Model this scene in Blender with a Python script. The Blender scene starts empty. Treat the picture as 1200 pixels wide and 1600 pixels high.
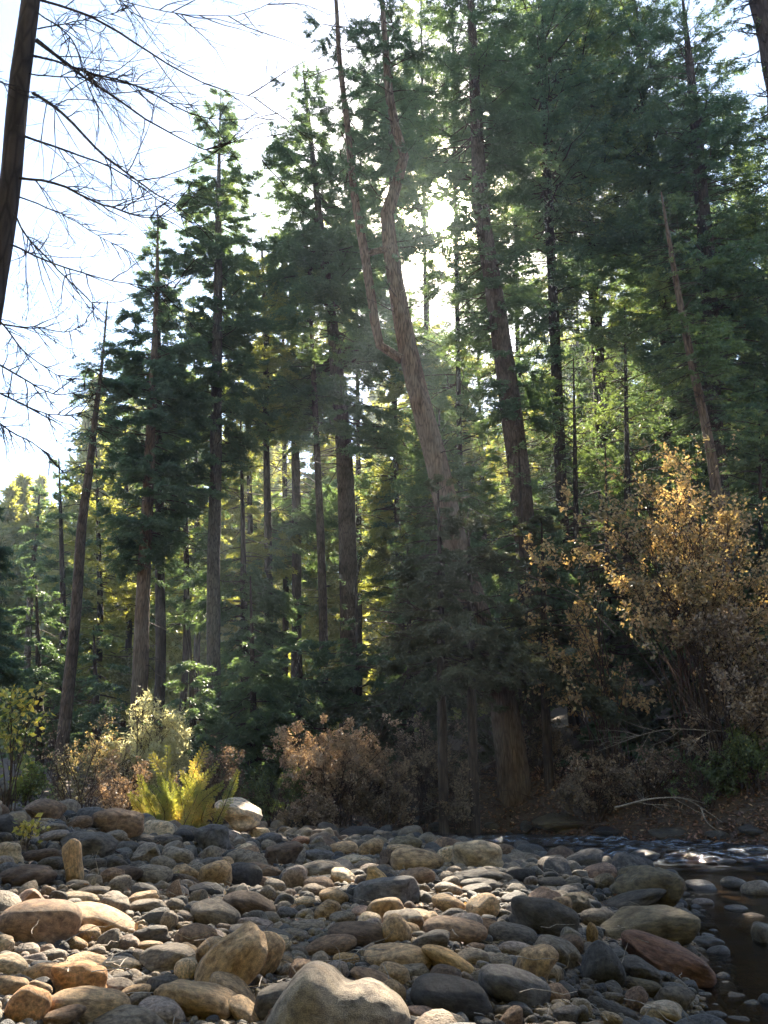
import bpy, math, random
import numpy as np
from mathutils import Vector, noise as mnoise
rnd = random.Random(7); rng = np.random.default_rng(7)
C = bpy.context.scene.collection
scene = bpy.context.scene
R = math.radians

# ------------------------------------------------------------ camera, world, sun, exposure
CAM = np.array([0., 0., 1.25]); PITCH = R(18.0); FPX = 800 / math.tan(R(32.5))
cd = bpy.data.cameras.new('camera'); cam = bpy.data.objects.new('camera', cd); C.objects.link(cam)
cam.location = CAM; cam.rotation_euler = (R(90) + PITCH, 0, 0)
cd.sensor_fit = 'VERTICAL'; cd.sensor_height = 24; cd.lens = 12 / math.tan(R(32.5))
cd.clip_start = 0.05; cd.clip_end = 2000
scene.camera = cam
SUN_AZ, SUN_EL = R(4.9), R(38.2)
SUN = np.array([math.cos(SUN_EL) * math.sin(SUN_AZ), math.cos(SUN_EL) * math.cos(SUN_AZ), math.sin(SUN_EL)])
w = bpy.data.worlds.new('World'); scene.world = w; w.use_nodes = True
nt = w.node_tree; nt.nodes.clear()
sky = nt.nodes.new('ShaderNodeTexSky'); sky.sky_type = 'NISHITA'; sky.sun_disc = False
sky.sun_elevation = SUN_EL; sky.sun_rotation = SUN_AZ; sky.dust_density = .6; sky.ozone_density = 2.5; sky.air_density = 1.15; sky.altitude = 1200
bg = nt.nodes.new('ShaderNodeBackground'); bg.inputs[1].default_value = 0.05
nt.links.new(sky.outputs[0], bg.inputs[0])
# bright disc and aureole of the sun itself in the sky
tc = nt.nodes.new('ShaderNodeTexCoord'); dot = nt.nodes.new('ShaderNodeVectorMath'); dot.operation = 'DOT_PRODUCT'
dot.inputs[1].default_value = tuple(SUN); nt.links.new(tc.outputs['Generated'], dot.inputs[0])
def wmath(op, a, b=None):
    n = nt.nodes.new('ShaderNodeMath'); n.operation = op
    for i, v in enumerate((a, b)):
        if v is None: continue
        if isinstance(v, (int, float)): n.inputs[i].default_value = v
        else: nt.links.new(v, n.inputs[i])
    return n.outputs[0]
cl = wmath('MAXIMUM', dot.outputs['Value'], 0.0)
g1 = wmath('MULTIPLY', wmath('POWER', cl, 1800.0), 60.0)
g2 = wmath('MULTIPLY', wmath('POWER', cl, 110.0), 1.3)
glow = nt.nodes.new('ShaderNodeBackground'); glow.inputs[0].default_value = (1, .80, .48, 1)
nt.links.new(wmath('ADD', g1, g2), glow.inputs[1])
ad = nt.nodes.new('ShaderNodeAddShader'); nt.links.new(bg.outputs[0], ad.inputs[0]); nt.links.new(glow.outputs[0], ad.inputs[1])
wo = nt.nodes.new('ShaderNodeOutputWorld'); nt.links.new(ad.outputs[0], wo.inputs[0])
sl = bpy.data.lights.new('sun', 'SUN'); sl.energy = 5.0; sl.angle = R(0.55); sl.color = (1, .88, .70)
so = bpy.data.objects.new('sun', sl); C.objects.link(so); so.rotation_euler = Vector(SUN).to_track_quat('Z', 'Y').to_euler()
scene.view_settings.view_transform = 'Standard'; scene.view_settings.look = 'None'
scene.view_settings.gamma = 1; scene.view_settings.use_curve_mapping = False
scene.view_settings.exposure = 2.95
cy = scene.cycles
cy.max_bounces = 5; cy.diffuse_bounces = 3; cy.glossy_bounces = 2; cy.transmission_bounces = 3; cy.transparent_max_bounces = 6; cy.volume_bounces = 0
cy.use_denoising = True; cy.caustics_reflective = False; cy.caustics_refractive = False; cy.sample_clamp_indirect = 4

# ------------------------------------------------------------ pixel (1200x1600 survey of the photo) -> world measurements
cp, sp_ = math.cos(PITCH), math.sin(PITCH)
def ray(px, py):
    a = (np.asarray(px, float) - 600) / FPX; b = (800 - np.asarray(py, float)) / FPX
    return np.stack([a, cp - b * sp_, sp_ + b * cp], -1)
def W(px, py, Y):
    d = ray(px, py); return CAM + d * ((Y) / d[..., 1])[..., None]
def G(px, py, z=0.):
    d = ray(px, py); return CAM + d * ((z - CAM[2]) / d[..., 2])[..., None]
def depth(p):
    q = np.asarray(p) - CAM; return q[..., 1] * cp + q[..., 2] * sp_
def mpp(p): return depth(p) / FPX           # metres per photo pixel at p
def proj(p):
    q = np.asarray(p) - CAM; z = q[..., 1] * cp + q[..., 2] * sp_; v = -q[..., 1] * sp_ + q[..., 2] * cp
    return 600 + FPX * q[..., 0] / z, 800 - FPX * v / z

# ------------------------------------------------------------ terrain
def smooth(t): t = np.clip(t, 0, 1); return t * t * (3 - 2 * t)
near_px = [(1110,1640),(1100,1560),(1088,1480),(1062,1405),(1050,1378),(930,1354),(800,1337),(700,1320),(600,1309),(500,1301)]
far_px = [(1330,1324),(1200,1321),(1000,1313),(850,1304),(700,1298),(560,1294),(470,1290)]
NE = [(1.4,-30.),(1.5,2.)] + [tuple(G(a, b)[:2]) for a, b in near_px] + [(-5.2,27.),(-9.,40.),(-20.,80.),(-34.,140.)]
FE = [(60.,13.),(16.,15.2)] + [tuple(G(a, b)[:2]) for a, b in far_px] + [(-2.9,26.),(-6.2,40.),(-17.,80.),(-30.,140.)]
NE = np.array(NE); FE = np.array(FE)
def dist_poly(x, y, P):
    best = np.full(x.shape, 1e9)
    for a, b in zip(P[:-1], P[1:]):
        d = b - a; t = np.clip(((x - a[0]) * d[0] + (y - a[1]) * d[1]) / (d @ d), 0, 1)
        best = np.minimum(best, np.hypot(x - a[0] - t * d[0], y - a[1] - t * d[1]))
    return best
def inside(x, y, P):
    r = np.zeros(x.shape, bool); n = len(P)
    for i in range(n):
        a, b = P[i], P[(i + 1) % n]
        if a[1] == b[1]: continue
        r ^= ((a[1] > y) != (b[1] > y)) & (x < (b[0] - a[0]) * (y - a[1]) / (b[1] - a[1]) + a[0])
    return r
WPOLY = np.concatenate([NE, FE[::-1], [[60., -30.]]])
BPOLY = np.concatenate([NE, [[-200., 140.], [-200., -30.]]])      # gravel bar side
def sn(x, y, f, s): return np.sin(x * f + s) * np.cos(y * f * 1.13 + s * 2.1) + .5 * np.sin(x * f * 2.3 + y * f * 1.7 + s * 3)
def H(x, y):
    x = np.asarray(x, float); y = np.asarray(y, float)
    inw = inside(x, y, WPOLY); bar = inside(x, y, BPOLY)
    dn = dist_poly(x, y, NE); df = dist_poly(x, y, FE)
    hb = .02 + .36 * (1 - .72 * smooth((y - 5) / 9)) * (1 - np.exp(-dn / 1.1)) + .62 * smooth((-x - .8) / 4.) * smooth((17 - y) / 8.) * smooth((y - 3) / 5) + .06 * np.maximum(0, y - 16) * smooth((-x) / 5)
    hb = hb + .035 * sn(x, y, 1.9, 1.) 
    hf = 1.05 * smooth(df / 1.5) + .04 * df + .22 * np.maximum(0, df - 5) * smooth((x + 10) / 16) + .05 * np.maximum(0, df - 5) + .10 * sn(x, y, .7, 2.) * smooth(df / 3) + .03 * sn(x, y, 2.7, .4)
    hf = np.minimum(hf, 26 + .02 * hf)
    hw = -.06 - .3 * smooth(np.minimum(dn, df) / 1.5)
    return np.where(inw, hw, np.where(bar, hb, hf))
def ground_hit(px, py):
    d = ray(px, py); t = np.linspace(2.5, 60, 2400); p = CAM + d * t[:, None]
    k = np.argmax(p[:, 2] < np.maximum(H(p[:, 0], p[:, 1]), -.02)); return p[k]

# ------------------------------------------------------------ mesh helpers
def mesh(name, V, F, tint=None, smooth_=False, extra=None):
    me = bpy.data.meshes.new(name); V = np.ascontiguousarray(V, np.float32)
    F = F if isinstance(F, list) else [F]
    me.vertices.add(len(V)); me.vertices.foreach_set('co', V.ravel())
    nl = sum(f.size for f in F); npoly = sum(len(f) for f in F)
    me.loops.add(nl); me.loops.foreach_set('vertex_index', np.concatenate([f.ravel() for f in F]).astype(np.int32))
    me.polygons.add(npoly)
    tot = np.concatenate([np.full(len(f), f.shape[1]) for f in F]); st = np.concatenate([[0], np.cumsum(tot)[:-1]])
    me.polygons.foreach_set('loop_start', st.astype(np.int32))
    me.polygons.foreach_set('use_smooth', np.full(npoly, smooth_, bool))
    me.update(calc_edges=True)
    if tint is not None:
        a = me.attributes.new('tint', 'FLOAT', 'FACE'); a.data.foreach_set('value', np.asarray(tint, np.float32))
    return me
def link(name, me, mat, parent=None, loc=(0, 0, 0)):
    o = bpy.data.objects.new(name, me); C.objects.link(o)
    if mat and not me.materials: me.materials.append(mat)
    if parent: o.parent = parent
    o.location = loc; return o
def tag(o, label=None, cat=None, group=None, kind=None):
    for k, v in (('label', label), ('category', cat), ('group', group), ('kind', kind)):
        if v: o[k] = v
    return o
def empty(name, loc, *a, **k):
    o = bpy.data.objects.new(name, None); C.objects.link(o); o.location = tuple(loc); o.empty_display_size = .2
    return tag(o, *a, **k)
def nrm(v): return v / np.maximum(np.linalg.norm(v, axis=-1, keepdims=True), 1e-9)
def tubes(P, Rr, S=4, rough=0.):
    P = np.asarray(P, float); N, K, _ = P.shape
    T = nrm(np.gradient(P, axis=1)); m = np.abs(T.mean(1)[:, 2]) > .8
    ref = np.where(m[:, None], [[1., .1, 0]], [[0, .1, 1.]])[:, None]
    U = nrm(np.cross(T, ref)); Vv = np.cross(T, U)
    a = np.arange(S) * 2 * math.pi / S; Rr = np.broadcast_to(Rr, (N, K))[:, :, None, None]
    if rough:
        rr = 1 + rough * (np.sin(a * 3 + 1)[None, None, :, None] * .4 + np.sin(a * 5 + P[:, :, 2:3] * .8)[:, :, :, None] * .5 + rng.normal(0, .35, (N, K, S, 1)))
        Rr = Rr * rr
    V = P[:, :, None] + Rr * (np.cos(a)[:, None] * U[:, :, None] + np.sin(a)[:, None] * Vv[:, :, None])
    i = np.arange(N)[:, None, None] * K * S; j = np.arange(K - 1)[None, :, None] * S; k = np.arange(S)[None, None]
    k2 = (k + 1) % S; F = np.stack([i + j + k, i + j + k2, i + j + S + k2, i + j + S + k], -1).reshape(-1, 4)
    return V.reshape(-1, 3), F
def curve(P, K):                       # smooth resample of a polyline (Catmull-Rom through the points)
    P = np.asarray(P, float); s = np.concatenate([[0], np.cumsum(np.linalg.norm(np.diff(P[:, :3], axis=0), axis=1))]); s /= s[-1]
    t = np.linspace(0, 1, K); m = np.gradient(P, s, axis=0)
    i = np.clip(np.searchsorted(s, t, side='right') - 1, 0, len(s) - 2); h = (s[i + 1] - s[i])[:, None]; u = ((t - s[i])[:, None]) / h
    return (2*u**3-3*u**2+1)*P[i] + (u**3-2*u**2+u)*h*m[i] + (-2*u**3+3*u**2)*P[i+1] + (u**3-u**2)*h*m[i+1]
def along(P, idx, s):                  # point and tangent at s on polylines P[idx]
    K = P.shape[1]; f = s * (K - 1); i = np.clip(f.astype(int), 0, K - 2); u = (f - i)[:, None]
    a, b = P[idx, i], P[idx, i + 1]; return a + (b - a) * u, nrm(b - a)
def rdir(n): return nrm(rng.normal(size=(n, 3)))
def grow(P, L, nper, smin, smax, ang, ratio, grav=0., K=5, wob=.25, taper=.5):
    N = len(P); cnt = rng.poisson(np.broadcast_to(nper, (N,))); idx = np.repeat(np.arange(N), cnt); n = len(idx)
    s = rng.uniform(smin, smax, n); o, T = along(P, idx, s)
    pr = nrm(np.cross(T, rdir(n))); a = ang * rng.uniform(.6, 1.3, n)[:, None]
    d = nrm(np.cos(a) * T + np.sin(a) * pr); l = L[idx] * ratio * rng.uniform(.6, 1.3, n) * (1 - taper * s)
    pts = [o]
    for k in range(K - 1):
        pts.append(pts[-1] + d * (l / (K - 1))[:, None]); d = nrm(d + rdir(n) * wob + np.array([0, 0, grav]))
    return np.stack(pts, 1), l, idx, s

def needles(o, d, L, Wd, tint):        # narrow triangles
    n = len(o); u = nrm(np.cross(d, rdir(n)))
    V = np.stack([o + u * (Wd / 2)[:, None], o - u * (Wd / 2)[:, None], o + d * L[:, None]], 1).reshape(-1, 3)
    return V, np.arange(3 * n).reshape(-1, 3), tint
def kites(o, d, L, Wd, tint, flat=None):
    n = len(o); u = nrm(np.cross(d, rdir(n) if flat is None else flat)); q = np.cross(u, d)
    V = np.stack([o, o + d * (L * .45)[:, None] + u * (Wd / 2)[:, None] + q * (L * .1)[:, None], o + d * L[:, None], o + d * (L * .45)[:, None] - u * (Wd / 2)[:, None] + q * (L * .1)[:, None]], 1).reshape(-1, 3)
    return V, np.arange(4 * n).reshape(-1, 4), tint

# ------------------------------------------------------------ gaps of the canopy the sun shines through
PORTALS = []
def portal(p, r, prob=1., k=.0): PORTALS.append((np.asarray(p, float), r, prob, k))
portal(CAM, .05, 1., .0125)
for a, b, r_, pr_ in [(60,1450,.42,1),(40,1540,.45,1),(150,1480,.35,1),(150,1570,.42,1),(250,1500,.22,.9),(300,1575,.35,1),(350,1500,.24,1),(215,1425,.22,1),(60,1525,.3,1),(150,1600,.3,1),(210,1500,.3,1),(300,1470,.22,1),(20,1410,.3,1),(30,1620,.5,1)]:
    portal(ground_hit(a, b) + np.array([0, 0, .12]), r_, pr_)
portal(W(285, 1235, 15.2), 1.0); portal(W(330, 1215, 15.2), .8); portal(W(240, 1215, 15.2), .8)
portal(W(375, 1262, 15.5), .5)
portal(W(650, 1335, 12.), .18, .8); portal(G(560, 1320, .3), .16, .9); portal(G(440, 1300, .3), .2, .9)
portal(G(1130, 1338), .75); portal(G(1190, 1338), .75); portal(G(1000, 1350), .5); portal(G(930, 1350), .4, .8); portal(G(1110, 1352), .35)
portal(W(200, 1115, 19), 1.5); portal(W(255, 1120, 19), 1.0)
portal(W(1090, 770, 18.5), 1.6, .8); portal(W(1160, 830, 18.5), 1.5, .75); portal(W(1000, 900, 18), 1.0, .8); portal(W(1060,950,18.2),1.2,.6)
portal(W(500, 1160, 18.5), 1.5, .8); portal(W(850, 830, 19), .8, .8)
portal(W(640, 620, 21), .8, .7); portal(W(170, 830, 38), 3.5, .9); portal(W(225, 960, 25.5), 1.0, .8); portal(W(700,480,40),2.5,.8); portal(W(880,470,42),3,.6)
prt = np.random.default_rng(5)
for _ in range(90):
    portal(W(prt.uniform(120, 1180), prt.uniform(250, 950), prt.uniform(26, 44)), prt.uniform(.5, 1.5), .85)
def keep(P):
    k = np.ones(len(P), bool); u = rng.random(len(P))
    for t, r, pr, kk in PORTALS:
        q = P - t; s = q @ SUN; dd = np.linalg.norm(q - s[:, None] * SUN, axis=1); rr = r + kk * s
        k &= ~((s > 2.5) & (u < pr * np.clip((1.25 - dd / np.maximum(rr, 1e-3)) * 3, 0, 1)))
    return k
def clump(P, f=.9, seed=0.):           # smooth 3D pattern, about -2..2
    x, y, z = P[:, 0] * f, P[:, 1] * f, P[:, 2] * f * 1.5
    return (np.sin(x * 1.7 + 1.3 * np.sin(z + seed)) + np.sin(y * 1.9 + seed * 2 + 1.1 * np.sin(x)) + np.sin(z * 1.6 + seed * 3 + .9 * np.sin(y)) + .6 * np.sin(x * 3.9 + z * 2.7 + seed) ) * .6

# ------------------------------------------------------------ materials
FOL = 1.4
def newmat(name):
    m = bpy.data.materials.new(name); m.use_nodes = True; t = m.node_tree; t.nodes.clear()
    o = t.nodes.new('ShaderNodeOutputMaterial'); return m, t, o
def N_(t, typ, ins=None, **kw):
    n = t.nodes.new(typ)
    for k, v in kw.items(): setattr(n, k, v)
    for k, v in (ins or {}).items():
        if isinstance(v, bpy.types.NodeSocket): t.links.new(v, n.inputs[k])
        else: n.inputs[k].default_value = v
    return n
def ramp(t, fac, stops):
    n = t.nodes.new('ShaderNodeValToRGB'); t.links.new(fac, n.inputs[0]); e = n.color_ramp.elements
    while len(e) < len(stops): e.new(.5)
    for x, (p, c) in zip(e, stops): x.position = p; x.color = (*c, 1)
    return n.outputs[0]
def mixc(t, f, a, b, mode='MIX'):
    n = t.nodes.new('ShaderNodeMix'); n.data_type = 'RGBA'; n.blend_type = mode
    for i, v in ((0, f), (6, a), (7, b)):
        if isinstance(v, bpy.types.NodeSocket): t.links.new(v, n.inputs[i])
        else: n.inputs[i].default_value = v if i == 0 else (*v, 1)
    return n.outputs[2]
def leafmat(name, stops, trans=.5, gloss=.06, tm=(2.05, 1.9, .95)):
    stops = [(a, tuple(min(.8, v * FOL * q) for v, q in zip(c, (1.02, .97, .93) if c[1] > c[0] else (1, 1, 1)))) for a, c in stops]
    m, t, o = newmat(name)
    at = N_(t, 'ShaderNodeAttribute', attribute_name='tint'); col = ramp(t, at.outputs['Fac'], stops)
    d = N_(t, 'ShaderNodeBsdfDiffuse', {'Color': col}); tcol = mixc(t, 1., col, tm, 'MULTIPLY')
    tr = N_(t, 'ShaderNodeBsdfTranslucent', {'Color': tcol})
    mx = N_(t, 'ShaderNodeMixShader', {0: trans}); t.links.new(d.outputs[0], mx.inputs[1]); t.links.new(tr.outputs[0], mx.inputs[2])
    g = N_(t, 'ShaderNodeBsdfGlossy', {'Color': (1, 1, 1, 1), 'Roughness': .45})
    m2 = N_(t, 'ShaderNodeMixShader', {0: gloss}); t.links.new(mx.outputs[0], m2.inputs[1]); t.links.new(g.outputs[0], m2.inputs[2])
    t.links.new(m2.outputs[0], o.inputs[0]); return m
M = {}
M['cedar'] = leafmat('cedar_foliage', [(0, (.055, .095, .045)), (.5, (.085, .130, .055)), (.85, (.13, .165, .060)), (1, (.15, .12, .06))])
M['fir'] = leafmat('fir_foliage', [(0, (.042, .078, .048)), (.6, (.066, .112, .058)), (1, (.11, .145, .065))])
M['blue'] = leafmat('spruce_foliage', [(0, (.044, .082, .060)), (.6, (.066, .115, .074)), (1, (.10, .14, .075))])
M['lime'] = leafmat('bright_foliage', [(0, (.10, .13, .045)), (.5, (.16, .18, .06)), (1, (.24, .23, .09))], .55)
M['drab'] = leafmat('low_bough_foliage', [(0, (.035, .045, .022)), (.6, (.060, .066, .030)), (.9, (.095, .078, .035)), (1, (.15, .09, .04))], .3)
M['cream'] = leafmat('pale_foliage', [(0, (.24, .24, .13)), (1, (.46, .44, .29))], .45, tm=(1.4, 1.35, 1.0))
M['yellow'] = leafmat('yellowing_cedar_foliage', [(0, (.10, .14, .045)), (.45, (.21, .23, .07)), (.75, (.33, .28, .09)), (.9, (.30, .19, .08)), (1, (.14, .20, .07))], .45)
M['autumn'] = leafmat('autumn_leaf', [(0, (.10, .10, .05)), (.3, (.21, .17, .10)), (.6, (.30, .22, .12)), (.85, (.42, .27, .14)), (1, (.52, .40, .20))], .4, tm=(1.6, 1.5, .9))
M['brown'] = leafmat('brown_leaf', [(0, (.09, .066, .046)), (.5, (.23, .165, .112)), (1, (.40, .30, .20))], .3, tm=(1.6, 1.4, 1.0))
M['greenleaf'] = leafmat('green_leaf', [(0, (.05, .08, .025)), (.6, (.12, .15, .04)), (1, (.32, .26, .07))], .45)
M['litter'] = leafmat('leaf_litter', [(0, (.07, .04, .028)), (.5, (.20, .10, .065)), (.85, (.32, .18, .10)), (1, (.55, .40, .25))], .1)
def barkmat(name, c1, c2, c3=None, scale=7., bump=.8, stretch=.2):
    m, t, o = newmat(name); tcn = N_(t, 'ShaderNodeTexCoord'); mp = N_(t, 'ShaderNodeMapping', {'Vector': tcn.outputs['Object'], 'Scale': (1, 1, stretch)})
    n1 = N_(t, 'ShaderNodeTexNoise', {'Vector': mp.outputs[0], 'Scale': scale, 'Detail': 8., 'Roughness': .65, 'Distortion': .6})
    v = N_(t, 'ShaderNodeTexVoronoi', {'Vector': mp.outputs[0], 'Scale': scale * 1.3}, feature='DISTANCE_TO_EDGE')
    n2 = N_(t, 'ShaderNodeTexNoise', {'Vector': tcn.outputs['Object'], 'Scale': 1.7, 'Detail': 4.})
    col = ramp(t, n1.outputs[0], [(.3, c1), (.62, c2)]); col = mixc(t, ramp(t, n2.outputs[0], [(.42, (0, 0, 0)), (.62, (1, 1, 1))]), col, c3 or c2)
    crack = ramp(t, v.outputs[0], [(0, (.35, .35, .35)), (.16, (1, 1, 1))]); col = mixc(t, .8, col, crack, 'MULTIPLY')
    hgt = N_(t, 'ShaderNodeMath', {0: v.outputs[0], 1: n1.outputs[0]}, operation='ADD')
    b = N_(t, 'ShaderNodeBump', {'Strength': bump, 'Distance': .05, 'Height': hgt.outputs[0]})
    p = N_(t, 'ShaderNodeBsdfPrincipled', {'Base Color': col, 'Roughness': .9, 'Normal': b.outputs[0]}); p.inputs['Specular IOR Level'].default_value = .2
    t.links.new(p.outputs[0], o.inputs[0]); return m
M['bark'] = barkmat('grey_brown_bark', (.04, .028, .022), (.13, .092, .07), (.16, .12, .095), 12)
M['redbark'] = barkmat('red_cedar_bark', (.07, .042, .030), (.27, .18, .125), (.22, .16, .12), 12, 1., .14)
M['greybark'] = barkmat('grey_bark', (.06, .05, .045), (.19, .16, .135), (.14, .11, .09), 12)
M['darkbark'] = barkmat('dark_bark', (.03, .022, .02), (.09, .065, .055))
M['twig'] = barkmat('twig_bark', (.05, .035, .03), (.13, .09, .075), None, 20, .2, .5)
M['paletwig'] = barkmat('pale_twig_bark', (.22, .18, .14), (.42, .36, .30), None, 20, .2, .5)

def rockmat(name, base_from, wet=False, rough=.72):
    m, t, o = newmat(name); tcn = N_(t, 'ShaderNodeTexCoord')
    if base_from == 'object':
        oi = N_(t, 'ShaderNodeObjectInfo'); base = oi.outputs['Color']; rv = oi.outputs['Random']
        off = N_(t, 'ShaderNodeVectorMath', {0: tcn.outputs['Object']}, operation='ADD'); t.links.new(oi.outputs['Location'], off.inputs[1]); vec = off.outputs[0]
    else:
        at = N_(t, 'ShaderNodeAttribute', attribute_name='tint'); vec = tcn.outputs['Object']
        base = ramp(t, at.outputs['Fac'], [(0, (.045, .046, .050)), (.18, (.085, .083, .082)), (.35, (.13, .115, .095)), (.55, (.19, .155, .115)), (.75, (.25, .195, .13)), (.9, (.18, .125, .09)), (1, (.36, .30, .24))])
    n1 = N_(t, 'ShaderNodeTexNoise', {'Vector': vec, 'Scale': 5., 'Detail': 6., 'Roughness': .6})
    n2 = N_(t, 'ShaderNodeTexNoise', {'Vector': vec, 'Scale': 55., 'Detail': 4., 'Roughness': .7})
    n3 = N_(t, 'ShaderNodeTexNoise', {'Vector': vec, 'Scale': 2.6, 'Detail': 5., 'Distortion': .8})
    n4 = N_(t, 'ShaderNodeTexVoronoi', {'Vector': vec, 'Scale': 120.})
    c = mixc(t, 1., base, ramp(t, n1.outputs[0], [(.30, (.42, .40, .40)), (.5, (.95, .93, .90)), (.70, (1.5, 1.42, 1.28))]), 'MULTIPLY')
    c = mixc(t, 1., c, ramp(t, n2.outputs[0], [(.34, (.55, .55, .57)), (.5, (1, 1, 1)), (.68, (1.5, 1.48, 1.42))]), 'MULTIPLY')
    c = mixc(t, ramp(t, n3.outputs[0], [(.5, (0, 0, 0)), (.6, (.75, .75, .75))]), c, mixc(t, 1., c, (.55, .50, .48), 'MULTIPLY'))
    c = mixc(t, ramp(t, n4.outputs['Distance'], [(.06, (.5, .5, .5)), (.16, (0, 0, 0))]), c, (.05, .05, .055))
    ad_ = N_(t, 'ShaderNodeMath', {0: n1.outputs[0], 1: n2.outputs[0]}, operation='ADD'); ad2 = N_(t, 'ShaderNodeMath', {0: ad_.outputs[0], 1: n3.outputs[0]}, operation='ADD')
    b = N_(t, 'ShaderNodeBump', {'Strength': .8, 'Distance': .024, 'Height': ad2.outputs[0]})
    p = N_(t, 'ShaderNodeBsdfPrincipled', {'Base Color': c, 'Roughness': .28 if wet else rough, 'Normal': b.outputs[0]}); p.inputs['Specular IOR Level'].default_value = .5 if wet else .3
    t.links.new(p.outputs[0], o.inputs[0]); return m
M['rock'] = rockmat('river_stone', 'object'); M['wetrock'] = rockmat('wet_river_stone', 'object', True)
M['cobble'] = rockmat('cobble_mix', 'attr')

m, t, o = newmat('ground_soil'); tcn = N_(t, 'ShaderNodeTexCoord')
n1 = N_(t, 'ShaderNodeTexNoise', {'Vector': tcn.outputs['Object'], 'Scale': 4., 'Detail': 10., 'Roughness': .7}); n2 = N_(t, 'ShaderNodeTexNoise', {'Vector': tcn.outputs['Object'], 'Scale': 22., 'Detail': 6., 'Roughness': .7})
c = mixc(t, n2.outputs[0], ramp(t, n1.outputs[0], [(.3, (.05, .032, .023)), (.6, (.14, .085, .058)), (.75, (.20, .14, .10))]), ramp(t, n2.outputs[0], [(.35, (.03, .022, .017)), (.65, (.16, .12, .085))]))
b = N_(t, 'ShaderNodeBump', {'Strength': .9, 'Distance': .05, 'Height': n2.outputs[0]})
p = N_(t, 'ShaderNodeBsdfPrincipled', {'Base Color': c, 'Roughness': .95, 'Normal': b.outputs[0]}); t.links.new(p.outputs[0], o.inputs[0]); M['soil'] = m

m, t, o = newmat('river_water'); tcn = N_(t, 'ShaderNodeTexCoord')
mp = N_(t, 'ShaderNodeMapping', {'Vector': tcn.outputs['Object'], 'Scale': (1, 3.0, 1)})
n1 = N_(t, 'ShaderNodeTexNoise', {'Vector': mp.outputs[0], 'Scale': 5., 'Detail': 5., 'Roughness': .6})
n2 = N_(t, 'ShaderNodeTexNoise', {'Vector': mp.outputs[0], 'Scale': 4.5, 'Detail': 9., 'Roughness': .75, 'Distortion': .5})
at = N_(t, 'ShaderNodeAttribute', attribute_name='foam')
bs = N_(t, 'ShaderNodeMath', {0: at.outputs['Fac'], 1: .7}, operation='MULTIPLY'); bs2 = N_(t, 'ShaderNodeMath', {0: bs.outputs[0], 1: .12}, operation='ADD')
b = N_(t, 'ShaderNodeBump', {'Distance': .08, 'Height': n1.outputs[0]}); t.links.new(bs2.outputs[0], b.inputs['Strength'])
gl = N_(t, 'ShaderNodeBsdfGlossy', {'Roughness': .07, 'Normal': b.outputs[0], 'Color': (.95, .97, 1, 1)})
tr = N_(t, 'ShaderNodeBsdfTransparent', {'Color': (.50, .42, .30, 1)})
fr = N_(t, 'ShaderNodeFresnel', {'IOR': 1.33, 'Normal': b.outputs[0]}); mx = N_(t, 'ShaderNodeMixShader', {0: fr.outputs[0]})
t.links.new(tr.outputs[0], mx.inputs[1]); t.links.new(gl.outputs[0], mx.inputs[2])
fm = N_(t, 'ShaderNodeMath', {0: ramp(t, n2.outputs[0], [(.48, (0, 0, 0)), (.70, (.8, .8, .8))]), 1: at.outputs['Fac']}, operation='MULTIPLY')
fd = N_(t, 'ShaderNodeBsdfDiffuse', {'Color': (.56, .62, .72, 1)}); m2 = N_(t, 'ShaderNodeMixShader', {0: fm.outputs[0]})
t.links.new(mx.outputs[0], m2.inputs[1]); t.links.new(fd.outputs[0], m2.inputs[2]); t.links.new(m2.outputs[0], o.inputs[0]); M['water'] = m

# ------------------------------------------------------------ setting: ground and water
def axis(parts): return np.unique(np.concatenate([np.arange(a, b, s) for a, b, s in parts]).round(4))
xs = axis([(-160, -20, 8), (-20, -9, .8), (-9, 12, .16), (12, 24, .8), (24, 168, 8)]); ys = axis([(-30, 2, 2), (2, 26, .16), (26, 46, .7), (46, 140, 5), (140, 420, 20)])
X, Y = np.meshgrid(xs, ys); Z = H(X, Y); nx, ny = len(xs), len(ys)
i, j = np.meshgrid(np.arange(nx - 1), np.arange(ny - 1)); q = (j * nx + i).ravel(); F = np.stack([q, q + 1, q + nx + 1, q + nx], -1)
tag(link('ground', mesh('ground', np.stack([X, Y, Z], -1).reshape(-1, 3), F, smooth_=True), M['soil']), 'brown soil and gravel ground of the river bar and forest floor', kind='structure')
xs = axis([(-10, -3, .5), (-3, 12, .06), (12, 62, 2)]); ys = axis([(-30, 4, 2), (4, 9, .12), (9, 23, .06), (23, 60, 1.)])
X, Y = np.meshgrid(xs, ys); nx, ny = len(xs), len(ys)
PX, PY = proj(np.stack([X, Y, 0 * X], -1)); PY = np.where(Y > 2, PY, 3000)
rif = np.exp(-((PY - (1338 + 0 * PX)) / 16.) ** 2) * smooth((PX - 830) / 120) + .8 * np.exp(-((PY - 1314) / 9.) ** 2) * smooth((PX - 560) / 60) * smooth((1250 - PX) / 200)
rif = np.where(Y > 2, np.clip(rif, 0, 1), 0)
wz = np.zeros(X.shape)
for k in range(26):
    a = rng.uniform(-.9, .9) + math.pi / 2; f = rng.uniform(5, 26); wz += np.sin((X * math.cos(a) + Y * math.sin(a)) * f + rng.uniform(0, 6.3) + .8 * np.sin(X * 2.1 + k)) * (.022 / (f / 9) ** .9)
Z = wz * (.04 + .6 * rif)
i, j = np.meshgrid(np.arange(nx - 1), np.arange(ny - 1)); q = (j * nx + i).ravel(); F = np.stack([q, q + 1, q + nx + 1, q + nx], -1)
me = mesh('water', np.stack([X, Y, Z], -1).reshape(-1, 3), F, smooth_=True)
fo = np.clip((wz / .05 + .3), 0, 1) * rif; a = me.attributes.new('foam', 'FLOAT', 'POINT'); a.data.foreach_set('value', fo.ravel().astype(np.float32))
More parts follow.
